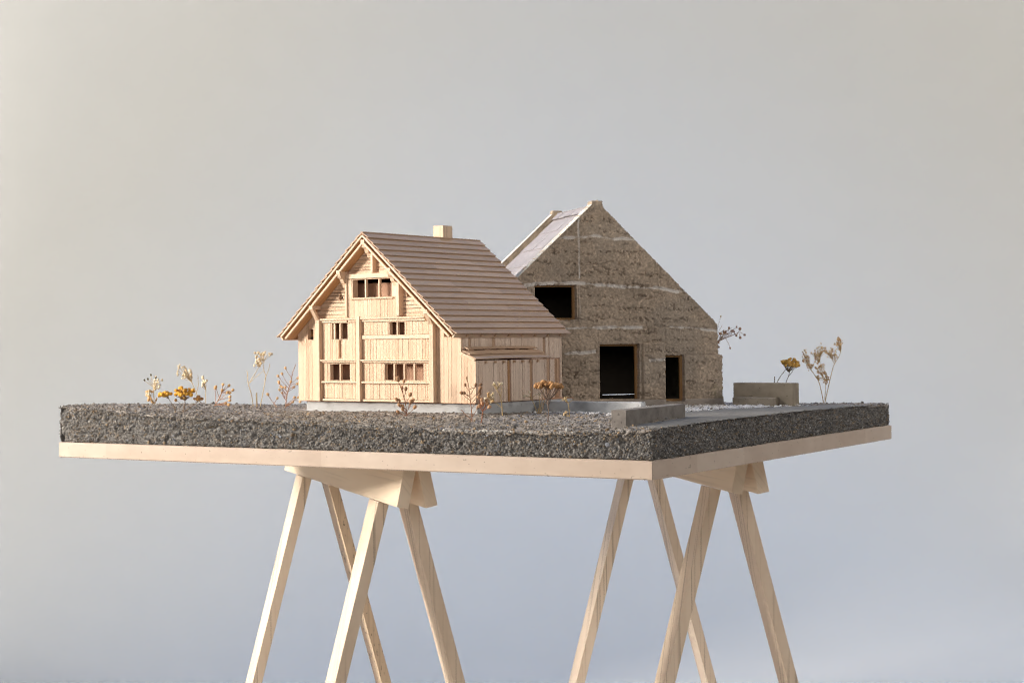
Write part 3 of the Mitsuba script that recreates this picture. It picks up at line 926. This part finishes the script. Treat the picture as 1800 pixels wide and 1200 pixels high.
bm = roughen(ext(back.difference(slit), -TB1, -TB0), 91, .0009, .005)
scene[B + '__rear_wall'] = mikit.ply((FB(bm.vertices), bm.faces), 'rough_concrete', color=brown(bm, 3))
rm = roughen(bx(-.034, -.0120, .049, .2280, -TB0 + .001, -.0290), 92, .0008, .008)
scene[B + '__right_wall'] = mikit.ply((FB(rm.vertices), rm.faces), 'rough_concrete', color=brown(rm, 4))
zl(bx(-.499, -.478, .049, .300, -TB0 + .001, -.0290), 'barn_interior_shade', B + '__left_wall')
zl(bx(-.477, -.035, .2260, .2290, -TB0 + .002, -.0292), 'barn_interior_shade', B + '__floor')
zl(ext(rect(-.477, -.0345, .067, .2250).difference(slit), -TB0 + .0022, -TB0 + .0060), 'barn_interior_shade', B + '__shade_panel')  # dark sheet added to make the openings read as unlit
zl(bx(-.477, -.0345, .0560, .0668, -TB0 + .0022, -.0290), 'barn_interior_shade', B + '__floor')  # floor slab darkened to imitate interior shade
zl(bx(-.0375, -.0345, .067, .2250, -TB0 + .0065, -.0290), 'barn_shaded_stone', B + '__shade_panel')  # added inner face, its dimness put into the colour
zl(ext(Polygon([(-.477, .2292), (-.10, .2292), (-.2905, .42), (-.477, .27)]), -TB0 + .0022, -TB0 + .0060), 'barn_interior_shade', B + '__shade_panel')  # dark sheet added behind the upper window for shade
# parapet copings: the bright top edges of both gables are the wall itself; the roof lies lower between them
RP = (-.2905, .4925)
sr_ = V(-.0175 + .2905, .2362 - .480 - .004)
for sign in (-1, 1):
    run = (.2095 if sign < 0 else .273)
    dvec = V(sign * run, -run * .925)
    L = np.linalg.norm(dvec)
    dvec /= L
    nv = V(sign * .925, 1) / math.hypot(1, .925)
    fr = Frame(FB(V(RP[0], RP[1] - .004, 0)), BU * dvec[0] + UP * dvec[1], BU * nv[0] + UP * nv[1], -BV, BK)
    fix = (lambda m: m if sign > 0 else flipwind(m))
    m = fix(bx(0.002, L, -.010, -.0045, -TB0 + .0005, -.0172))
    put(B + '__roof' if sign < 0 else B + '__roof__deck', (fr(m.vertices), m.faces), 'barn_interior_shade')
    rr = np.random.default_rng(70 + sign)
    ex = .0600
    rows = int(math.ceil(L / ex))
    for i in range(rows):
        d0, d1 = i * ex + (0.0 if i else -.001), min((i + 1) * ex + .006, L + .004)
        cuts = np.linspace(-TB0 + .001, -.0170, 4 if i % 2 else 3)
        cuts[1:-1] += rr.uniform(-.012, .012, len(cuts) - 2)
        for a, b in zip(cuts[:-1], cuts[1:]):
            lift = rr.uniform(.0003, .0012)
            tw = rr.uniform(-.0008, .0008)
            m = hull([(d0, y0 + (z_ if z_ else 0), c_) for y0 in (-.0040,) for z_ in (0, .0013) for c_ in (a, b + .004)] +
                     [(d1 + rr.uniform(-.002, .002) * 0, -.0036 + lift + (tw if c_ > a else 0) + z_, c_) for z_ in (0, .0013) for c_ in (a, b + .004)])
            m = fix(m)
            put(B + '__roof__slate', (fr(m.vertices), m.faces), 'slate')
    # ridge tiles
    cuts = np.linspace(-TB0 + .001, -.0172, 7)
    for i, (a, b) in enumerate(zip(cuts[:-1], cuts[1:])):
        n1 = rr.uniform(.0016, .0028)
        m = fix(cbx(-.0035, .0185 + rr.uniform(-.001, .001), n1 - .0020, n1, a + .0007, b - .0002, .0004))
        put(B + '__roof__ridge_tile', (fr(m.vertices), m.faces), 'slate')

# ------------------------------------------------------------------ low walls, block, bench
def wbox(key, o, ang, x0, x1, y0, y1, z0, z1, mat, c=.0012):
    """a bevelled box turned about the vertical"""
    ca, sa = math.cos(ang), math.sin(ang)
    fr = Frame(V(o[0], o[1], TOP), V(ca, sa, 0), V(-sa, ca, 0), UP)
    m = cbx(x0, x1, y0, y1, z0, z1, c)
    return put(key, (fr(m.vertices), m.faces), mat)


wbox('low_concrete_wall', (-.2333, .4239), math.radians(1.4), -.262, 0, 0, .018, .040, .0772, 'wall_concrete')
tag('low_concrete_wall', 'long low bluish grey concrete wall with air holes leaving the wooden house', 'concrete wall')
wbox('concrete_block', (-.0785, .0655), math.radians(4.2), -.0285, 0, 0, .2680, .044, .0788, 'block_concrete')
tag('concrete_block', 'dark grey concrete block wall nearest the front corner of the ground', 'concrete block')
bench_a = math.radians(-4)
wbox('concrete_bench', (-.2894, .9800), bench_a, .0, .1460, 0, .030, .040, .0995, 'bench_concrete', .0015)
wbox('concrete_bench__step', (-.2894, .9800), bench_a, .0120, .1130, -.0270, -.0002, .040, .0680, 'bench_concrete', .0012)
tag('concrete_bench', 'brown concrete slab with a low step before it, right of the barn', 'concrete bench')

# ------------------------------------------------------------------ dried plants
def tube(p, r0, r1, n=5):
    p = np.asarray(p, float)
    t = np.gradient(p, axis=0)
    t /= np.linalg.norm(t, axis=1, keepdims=True) + 1e-12
    a = np.cross(t, [0.31, 0.17, 0.94])
    a /= np.linalg.norm(a, axis=1, keepdims=True) + 1e-12
    b = np.cross(t, a)
    rad = np.linspace(r0, r1, len(p))[:, None, None]
    an = np.arange(n) * 2 * math.pi / n
    v = p[:, None] + rad * (np.cos(an)[None, :, None] * a[:, None] + np.sin(an)[None, :, None] * b[:, None])
    i, j = np.meshgrid(np.arange(len(p) - 1), np.arange(n), indexing='ij')
    f = np.stack([i * n + j, i * n + (j + 1) % n, (i + 1) * n + (j + 1) % n, (i + 1) * n + j], -1).reshape(-1, 4)
    v = v.reshape(-1, 3)
    cap = np.array([[(len(p) - 1) * n + k for k in (0, 1, 2, 3)]])
    return v, np.vstack([f, cap])


SPH = trimesh.creation.icosphere(subdivisions=1)


def bud(p, r, d=(0, 0, 1), long=1.25, rg=None):
    """a small seed capsule, longer along its stalk and pointed"""
    d = np.asarray(d, float)
    d = d / (np.linalg.norm(d) + 1e-9)
    v = SPH.vertices.copy()
    h = v @ d
    v = v + np.outer(h, d) * (long - 1)
    v = v * (1 - .30 * np.clip(h, 0, 1) ** 2)[:, None]
    if rg is not None:
        v = v * (1 + rg.uniform(-.10, .10, (len(v), 1)))
    return v * r + np.asarray(p), np.array(SPH.faces)


class Plant:
    """stalks and heads in millimetres: x to the right, y up, with a scatter in depth; turned towards the front of the model"""

    def __init__(self, key, pos, unit, seed, stem, label, group=None):
        self.key, self.u, self.r = key, unit, np.random.default_rng(seed)
        self.o = V(pos[0], pos[1], TOP + float(ground(*pos)) - .002)
        self.stem, self.parts, self.heads = V(*stem), [], []
        self.tips = []
        tag(key, label, 'dried plant')

    def at(self, x, y, z):
        return self.o + self.u * (RT * x + UP * y + AX * z)

    def stalk(self, pts, w0=1.6, w1=1.0, z1=None, z0=0.0, bend=1.2):
        """a bent stalk through the given points; returns its end"""
        pts = np.array(pts, float)
        z1 = self.r.uniform(-6, 6) if z1 is None else z1
        k = np.linspace(0, 1, len(pts))
        tt = np.linspace(0, 1, 4 * len(pts))
        x, y = np.interp(tt, k, pts[:, 0]), np.interp(tt, k, pts[:, 1])
        if len(pts) > 2:
            x, y = gaussian_filter(x, 1.0, mode='nearest'), gaussian_filter(y, 1.0, mode='nearest')
            x[0], y[0], x[-1], y[-1] = *pts[0], *pts[-1]
        wv = np.sin(tt * math.pi * self.r.uniform(1.5, 3)) * self.r.uniform(-bend, bend) * np.sin(tt * math.pi)
        zz = z0 + (z1 - z0) * tt
        p = self.o + self.u * (np.outer(x + wv, RT) + np.outer(y, UP) + np.outer(zz, AX))
        v, f = tube(p, w0 * self.u / 2, w1 * self.u / 2)
        c = self.stem * (.8 + .4 * meshkit.noise(v * 300, 3))[:, None]
        self.parts.append((v, f, c))
        return pts[-1][0], pts[-1][1], z1

    def bud(self, x, y, z, r, color, long=1.25, d=None):
        d = (RT * self.r.uniform(-.5, .5) + UP + AX * self.r.uniform(-.5, .5)) if d is None else d
        v, f = bud(self.at(x, y, z), r * self.u, d, long, self.r)
        k = self.r.uniform(.75, 1.2)
        c = V(*color) * k * (.85 + .3 * meshkit.noise(v * 500, 4))[:, None]
        self.heads.append((v, f, c))

    def twig(self, x, y, dx, dy, z0=0.0, r=2.6, color=(.55, .36, .2), w=1.1, long=1.3):
        """a short side twig with a bud on its end"""
        ex = self.stalk([(x, y), (x + dx * .5, y + dy * .42), (x + dx, y + dy)], w, w * .8, z0 + self.r.uniform(-4, 4), z0, .5)
        self.bud(ex[0], ex[1], ex[2], r, color, long, RT * dx + UP * (dy + .3 * abs(dx)))

    def umbel(self, x, y, z, wx, hy, n, r, color, name='flower_head', base=None, dome=.5):
        """a flat cluster of small round florets on fine rays"""
        keep, self.heads = self.heads, []
        for i in range(n):
            a, q_ = self.r.uniform(0, 2 * math.pi), math.sqrt(self.r.random())
            px, pz = wx * q_ * math.cos(a), wx * .8 * q_ * math.sin(a)
            py = hy * dome * (1 - q_ * q_) + self.r.uniform(-hy, hy) * .42
            rr_ = r * self.r.uniform(.75, 1.25)
            for _ in range(2):
                self.bud(x + px + self.r.uniform(-.4, .4) * r, y + py + self.r.uniform(-.3, .3) * r, z + pz, rr_, color, self.r.uniform(.9, 1.2))
            if base is not None and i % 2 == 0:
                self.stalk([base[:2], ((base[0] * .45 + (x + px) * .55), base[1] * .55 + (y + py) * .45), (x + px, y + py - r)], .9, .7, z + pz, base[2], .4)
        v, f, c = join(self.heads)
        scene[number(self.key + '__' + name)] = mikit.ply((v, f), 'plant', color=c, smooth=True)
        self.heads = keep

    def done(self, head='seed_heads'):
        v, f, c = join(self.parts)
        scene[self.key + '__stem'] = mikit.ply((v, f), 'plant', color=c, smooth=True)
        if self.heads:
            v, f, c = join(self.heads)
            k = self.key + '__' + head
            scene[k] = mikit.ply((v, f), 'plant', color=c, smooth=True)
            tag(k, kind='stuff')


STRAW, CREAM, RUST, PODC, YELLOW, OCHRE = (.52, .38, .20), (.66, .53, .34), (.30, .14, .085), (.40, .23, .13), (.66, .36, .055), (.46, .24, .085)
WHITE, TAN = (.72, .63, .48), (.62, .40, .20)
PLN = [0]


def plant(pos, unit, stem, label):
    PLN[0] += 1
    key = 'dried_plant' + (f'_{PLN[0] - 1:03d}' if PLN[0] > 1 else '')
    return Plant(key, pos, unit * 1e-3, 100 + PLN[0], stem, label)


def spray(p, x, y, z, wx, hy, n, r, colors, base, w=.8):
    """a loose airy panicle: many fine twigs from a base, each with a tiny head"""
    for i in range(n):
        ex, ey = x + wx * float(np.clip(p.r.normal(0, .55), -1.2, 1.2)), y + hy * float(np.clip(p.r.normal(0, .6), -1.1, 1.3))
        zz = z + p.r.uniform(-wx, wx) * .6
        p.stalk([base[:2], (base[0] * .5 + ex * .5 + p.r.uniform(-2, 2), base[1] * .45 + ey * .55), (ex, ey)], w, w * .7, zz, base[2], .6)
        p.bud(ex, ey, zz, r * p.r.uniform(.7, 1.3), colors[p.r.integers(len(colors))], p.r.uniform(.9, 1.4))
        if p.r.random() < .6:
            p.bud(ex + p.r.uniform(-3, 3), ey + p.r.uniform(-3, 3), zz + p.r.uniform(-2, 2), r * p.r.uniform(.5, 1), colors[p.r.integers(len(colors))])


# far left: pale plant with dark tips
p = plant((-1.352, .265), 1.255, CREAM, 'pale fluffy dried plant with blackish tips, leftmost on the ground block')
e1 = p.stalk([(2, 0), (0, 20), (1, 36)], 1.6, 1.2)
p.stalk([(2, 0), (-8, 10), (-10, 22)], 1.3, .9)
spray(p, 8, 38, 0, 8, 9, 16, 2.0, (WHITE, CREAM, WHITE), (1, 28, 0))
spray(p, -9, 22, 0, 6, 10, 12, 2.2, (WHITE, TAN, CREAM), (-6, 8, 0))
for x, y, dx, dy in ((0, 34, -8, 12), (0, 36, -3, 17), (0, 32, -14, 12), (1, 36, 4, 12)):
    p.twig(x, y, dx, dy, 0, 1.7, (.10, .085, .05), 1.0)
spray(p, -2, 8, 0, 7, 5, 8, 2.0, (TAN, OCHRE, (.2, .12, .06)), (1, 0, 0))
p.done()

# yellow yarrow in front of it
p = plant((-1.100, .090), 1.149, (.20, .14, .10), 'yellow yarrow with three flat flower heads, near the left front edge')
e = p.stalk([(0, 0), (4, 16), (4, 24)], 2.0, 1.4, 0)
for bx_, by_ in ((-8, 30), (2, 32), (12, 30)):
    p.stalk([(4, 22), (bx_ * .6 + 2, 27), (bx_, by_)], 1.1, .9, p.r.uniform(-4, 4))
p.umbel(3, 36, 0, 17, 11, 34, 3.0, YELLOW, base=(4, 23, 0))
p.umbel(0, 27, 0, 4, 3, 4, 2.4, (.45, .26, .06))
p.stalk([(-10, 0), (-16, 12), (-24, 26)], 1.7, 1.2, 0)
p.umbel(-31, 33, 0, 10.5, 8, 20, 2.8, YELLOW, base=(-24, 26, 0))
p.stalk([(0, 0), (12, 10), (26, 20)], 1.5, 1.1, 0)
p.umbel(28, 25, 0, 7.5, 5, 11, 2.8, OCHRE, base=(24, 18, 0))
p.bud(-12, 24, 0, 2.6, OCHRE)
p.stalk([(4, 10), (-4, 18), (-12, 24)], .9, .7)
p.done()

# pale spray behind the yarrow
p = plant((-1.356, .430), 1.305, STRAW, 'pale spray of dried flowers leaning over behind the yellow yarrow')
e = p.stalk([(-2, -8), (-12, 22), (-20, 38), (-28, 50)], 1.5, 1.0, 0)
spray(p, -28, 56, 0, 13, 9, 24, 2.1, (WHITE, WHITE, CREAM), (-20, 40, 0))
p.stalk([(2, -8), (5, 12), (4, 30), (-2, 42)], 1.3, .9, 3)
spray(p, 0, 38, 0, 5, 10, 9, 2.2, (WHITE, CREAM), (4, 26, 0))
p.stalk([(-12, 22), (-8, 40), (-10, 52)], 1.0, .8, 4)
p.done()

# reddish berry twig
p = plant((-1.223, .316), 1.239, (.46, .24, .14), 'small reddish twig with tan buds, between the yarrow and the straw stalks')
p.stalk([(-2, -2), (10, 16), (16, 28), (22, 38)], 1.6, 1.0, 0)
for x, y, dx, dy in ((4, 8, 0, 28), (11, 18, -6, 20), (14, 24, 4, 18), (18, 30, 10, 10), (17, 28, 18, 4), (8, 14, 22, 6), (4, 6, 24, 0), (6, 6, 24, 8), (12, 18, 4, 14), (2, 5, 20, 4), (16, 27, 14, 0), (10, 14, 16, 14)):
    p.twig(x, y, dx, dy, 0, 2.6, TAN)
p.done()

# tall straw stalks
p = plant((-1.166, .383), 1.249, CREAM, 'tall straw coloured stalks with a fluffy top and one cut stump between them')
p.stalk([(0, 0), (-8, 42), (-11, 66)], 1.6, 1.3, 0)
p.stalk([(11, 0), (19, 40), (22, 56), (17, 70), (17, 84)], 1.7, 1.0, 3)
p.stalk([(20, 50), (24, 60), (29, 78)], 1.5, .9, 4)
p.stalk([(-8, 44), (4, 62), (14, 80), (14, 92)], 1.1, .8, 0)
p.stalk([(-7, 44), (8, 58), (18, 66)], 1.0, .7, 0)
p.stalk([(5, 0), (4.6, 27)], 2.6, 2.4, 4, 4, .2)
spray(p, 9, 80, 0, 8, 9, 14, 2.0, (WHITE, WHITE, CREAM), (12, 72, 0))
spray(p, 18, 96, 0, 13, 5, 14, 2.1, (WHITE, CREAM), (17, 82, 2))
p.done()

# berry shrub beside the house corner
p = plant((-1.092, .402), 1.242, (.42, .21, .12), 'reddish shrub twig with many tan buds beside the left corner of the wooden house')
p.stalk([(0, 0), (4, 30), (12, 58), (19, 78)], 2.0, 1.0, 0)
for x, y, dx, dy in ((11, 54, -10, 18), (6, 36, -18, 22), (7, 40, -12, 22), (3, 24, -14, 22), (3, 20, -14, 28), (2, 12, -10, 28), (8, 44, 14, 10), (8, 42, 18, 4), (6, 34, 16, 10), (5, 30, 10, 8), (3, 18, -9, 10), (4, 26, -4, 12), (6, 36, 4, 12), (2, 8, 14, 12), (2, 6, 20, 14), (1, 4, 12, 8), (10, 12, 12, 8), (14, 16, 12, -4), (2, 14, -12, 20), (5, 30, -10, 8)):
    p.twig(x, y, dx, dy, 0, 2.3, TAN, 1.0)
p.stalk([(-14, 0), (-22, 12), (-30, 24)], 1.3, 1.0, 0)
p.bud(-31, 26, 0, 2.8, TAN)
p.twig(-20, 10, 6, 9, 0, 2.4, TAN, 1.0)
p.done()

# dark pods in front of the facade
p = plant((-.595, .160), 1.076, RUST, 'dark red twig with pointed pods standing before the middle of the wooden facade')
p.stalk([(0, -2), (-3, 28), (-8, 46), (-14, 62)], 1.8, 1.2, 0)
for x, y, dx, dy, r_ in ((-13, 60, -3, 10, 4.0), (-9, 50, 4, 16, 2.8), (-5, 36, 3, 16, 3.0), (-7, 46, -2, 8, 2.6), (-2, 26, 8, 16, 3.2), (0, 12, 10, 20, 3.0), (1, 16, 6, 14, 3.2), (0, 6, 14, 14, 3.2), (-2, 8, -12, 16, 3.0), (-2, 10, -17, 24, 2.8), (-2, 12, -12, 20, 2.4), (0, 6, -8, 10, 2.8), (-1, 4, -16, 8, 2.8), (1, 20, 10, 12, 2.6), (0, 14, -8, 8, 2.8)):
    p.twig(x, y, dx, dy, 0, r_, PODC, 1.1, 1.6)
p.done()

p = plant((-.432, .135), 1.038, RUST, 'dark branching twig with small pods before the corner of the lean-to')
p.stalk([(0, -2), (-2, 30), (-4, 54), (-8, 76)], 1.9, 1.1, 0)
for x, y, dx, dy, r_ in ((-8, 74, -1, 6, 2.0), (-5, 56, -7, 12, 2.6), (-3, 40, -16, 14, 2.8), (-4, 46, -10, 8, 2.6), (-3, 50, 10, 18, 2.6), (-1, 42, 16, 20, 3.4), (-1, 34, 14, 22, 3.0), (0, 26, 14, 26, 2.8), (-4, 60, 20, 8, 2.6), (0, 12, 10, 16, 2.6), (-3, 48, -14, 6, 2.6)):
    p.twig(x, y, dx, dy, 0, r_, (.30, .17, .10), 1.1, 1.5)
p.stalk([(0, 4), (-10, 14), (-20, 24)], 1.4, 1.1, 0)
p.done()

p = plant((-.400, .112), 1.015, (.36, .13, .07), 'short rust red twig with a cluster of plump pods at the foot of the lean-to')
p.stalk([(0, -2), (4, 18), (8, 32)], 1.7, 1.3, 0)
for x, y, dx, dy, r_ in ((5, 22, -6, 12, 3.4), (6, 26, -2, 12, 3.8), (7, 28, 6, 10, 3.8), (8, 30, 4, 14, 3.2), (6, 26, -3, 20, 3.4), (7, 26, 10, 6, 3.2), (5, 24, -8, 26, 3.0)):
    p.twig(x, y, dx, dy, 0, r_, (.46, .27, .16), 1.2, 1.4)
p.done()

p = plant((-.440, .252), 1.076, STRAW, 'pale forked straw stem with whitish seed heads standing before the lean-to')
p.stalk([(0, 0), (-1, 20), (-3, 36), (0, 58)], 2.0, 1.0, 0)
p.stalk([(-3, 36), (-10, 48), (-14, 54)], 1.4, .9, 0)
p.stalk([(-2, 16), (-14, 26), (-26, 30)], 1.4, .9, 2)
spray(p, -10, 58, 0, 11, 4, 10, 1.8, (WHITE, CREAM), (-10, 48, 0))
spray(p, -22, 36, 0, 8, 8, 14, 2.0, (WHITE, CREAM, TAN), (-14, 25, 0))
p.bud(0, 59, 0, 1.8, WHITE)
p.done()

p = plant((-.425, .362), 1.106, STRAW, 'three thin straw stems with tiny white heads behind the brown yarrow')
for x1, y1 in ((-14, 30), (1, 34), (10, 48), (14, 32), (-2, 12)):
    p.stalk([(x1 * .08, -2), (x1 * .5, y1 * .5), (x1, y1)], 1.6, 1.1)
for x0, y0, x1, y1, r_ in ((-14, 30, -26, 33, 3.0), (-12, 28, -17, 40, 2.8), (1, 34, 1, 37, 2.8), (-12, 29, -4, 36, 1.6), (-14, 30, -20, 34, 2.0), (10, 46, 5, 38, 1.6)):
    p.stalk([(x0, y0), ((x0 + x1) / 2, y1 * .6 + y0 * .4), (x1, y1)], 1.0, .7, 0)
    p.bud(x1, y1, 0, r_, WHITE)
p.done()

p = plant((-.268, .126), .995, (.22, .16, .13), 'brown yarrow with one broad domed flower head, before the low concrete wall')
p.stalk([(0, -2), (2, 26), (2, 44)], 2.2, 1.7, 0)
for x1, y1 in ((-17, 58), (-8, 56), (4, 58), (12, 55), (-2, 56)):
    p.stalk([(2, 34), (x1 * .5 + 1, 46), (x1, y1)], 1.3, .9)
p.stalk([(0, 12), (-6, 30), (-12, 48)], 1.1, .8)
p.umbel(0, 67, 0, 27, 7, 62, 3.3, (.43, .235, .105), base=(2, 42, 0), dome=1.0)
p.done()

p = plant((-.300, .262), 1.055, STRAW, 'tiny withered straw stem in front of the middle of the low concrete wall')
p.stalk([(0, -2), (0, 18), (-3, 28), (-8, 38)], 1.7, 1.0, 0)
p.stalk([(-1, 26), (-10, 31), (-16, 30)], .9, .6)
p.stalk([(-1, 28), (4, 32), (2, 28)], .9, .6)
spray(p, -6, 34, 0, 6, 4, 6, 1.4, (CREAM, STRAW), (-3, 27, 0))
spray(p, -8, 8, 0, 3, 5, 6, 1.8, (CREAM, TAN), (-1, 0, 0))
p.done()

# behind the barn's right wall
p = plant((-.428, 1.180), 1.355, (.46, .34, .28), 'brown stemmed plant leaning out from behind the right edge of the barn')
p.stalk([(-8, -2), (-2, 60), (4, 104), (22, 126), (34, 132)], 1.6, .9, 0)
p.stalk([(2, 98), (14, 112), (34, 118), (46, 124)], 1.3, .9, 2)
p.stalk([(2, 100), (12, 124), (22, 128)], 1.2, .8, -3)
p.stalk([(3, 108), (10, 126), (16, 136)], .8, .6, -2)
p.stalk([(22, 126), (34, 128), (44, 132)], .8, .6, 0)
for x, y, dx, dy, r_ in ((14, 116, -2, 6, 3.2), (16, 118, 4, 6, 3.0), (26, 126, 2, 6, 2.4), (44, 122, 4, 8, 3.4), (44, 122, -4, -4, 2.6), (46, 122, 2, -8, 3.0), (47, 124, 9, -5, 2.6), (6, 106, 4, -8, 2.2), (8, 108, 2, -2, 2.6), (22, 114, 8, -18, 2.2), (30, 117, 4, 8, 1.6)):
    p.twig(x, y, dx, dy, 0, r_ * .75, (.40, .25, .17), .8, 1.3)
spray(p, 30, 124, 0, 14, 7, 10, 1.3, ((.36, .22, .17), (.30, .18, .14)), (10, 108, 0), .6)
spray(p, 16, 120, 0, 8, 7, 8, 1.5, ((.36, .22, .17), (.42, .28, .18)), (5, 102, 0), .6)
for x, y, r_ in ((-12, 152, 2.8), (-6, 146, 1.9), (14, 152, 1.5)):
    p.stalk([(2, 100), (x * .6, 130), (x, y)], .6, .4, 0)
    p.bud(x, y, 0, r_, (.55, .40, .14))
p.done()

p = plant((-.245, 1.170), 1.318, (.20, .15, .10), 'ochre yarrow with one round flower head rising behind the concrete bench')
p.stalk([(-22, -2), (-18, 28), (-6, 50), (4, 62)], 1.5, 1.1, 0)
p.stalk([(-16.5, 26), (-17, 48)], 1.6, 1.4, 0)
p.stalk([(0, -2), (2, 34), (10, 58)], 1.5, 1.1, 0)
p.stalk([(6, 46), (12, 54), (16, 60)], 1.1, .9, 0)
p.umbel(11, 70, 0, 16, 9, 46, 2.5, (.66, .40, .10), base=(7, 56, 0), dome=.7)
p.done()

p = plant((-.148, 1.168), 1.296, (.58, .42, .22), 'airy golden forked panicle standing alone at the right end of the ground block')
p.stalk([(0, -2), (-9, 40), (-26, 66), (-36, 92)], 1.6, .9, 0)
p.stalk([(0, -2), (8, 36), (19, 70), (29, 86), (31, 110)], 1.6, .8, 2)
p.stalk([(1, 8), (3, 36), (-3, 48), (-6, 60)], 1.1, .8, -2)
p.stalk([(19, 70), (14, 80), (8, 90)], 1.1, .7, 0)
p.stalk([(9, 44), (4, 54), (-6, 72), (-10, 90)], 1.0, .6, 3)
GOLD = ((.66, .45, .23), (.58, .36, .17), (.74, .58, .34))
for x, y, wx, hy, n, b in ((-32, 88, 6, 11, 20, (-26, 66, 0)), (-24, 70, 8, 9, 14, (-22, 62, 0)), (-12, 88, 8, 10, 22, (-8, 72, 2)), (-2, 98, 8, 7, 18, (-8, 80, 2)), (12, 92, 8, 8, 16, (16, 78, 0)), (27, 106, 6, 9, 22, (30, 92, 1)), (-8, 66, 7, 9, 16, (-3, 50, -2)), (0, 52, 7, 7, 14, (6, 40, 2)), (20, 88, 6, 6, 10, (20, 74, 1)), (-10, 48, 7, 4, 7, (-9, 42, 0)), (5, 44, 5, 5, 8, (4, 34, 0))):
    spray(p, x, y, 0, wx, hy, n, 1.35, GOLD, b, .6)
p.done()
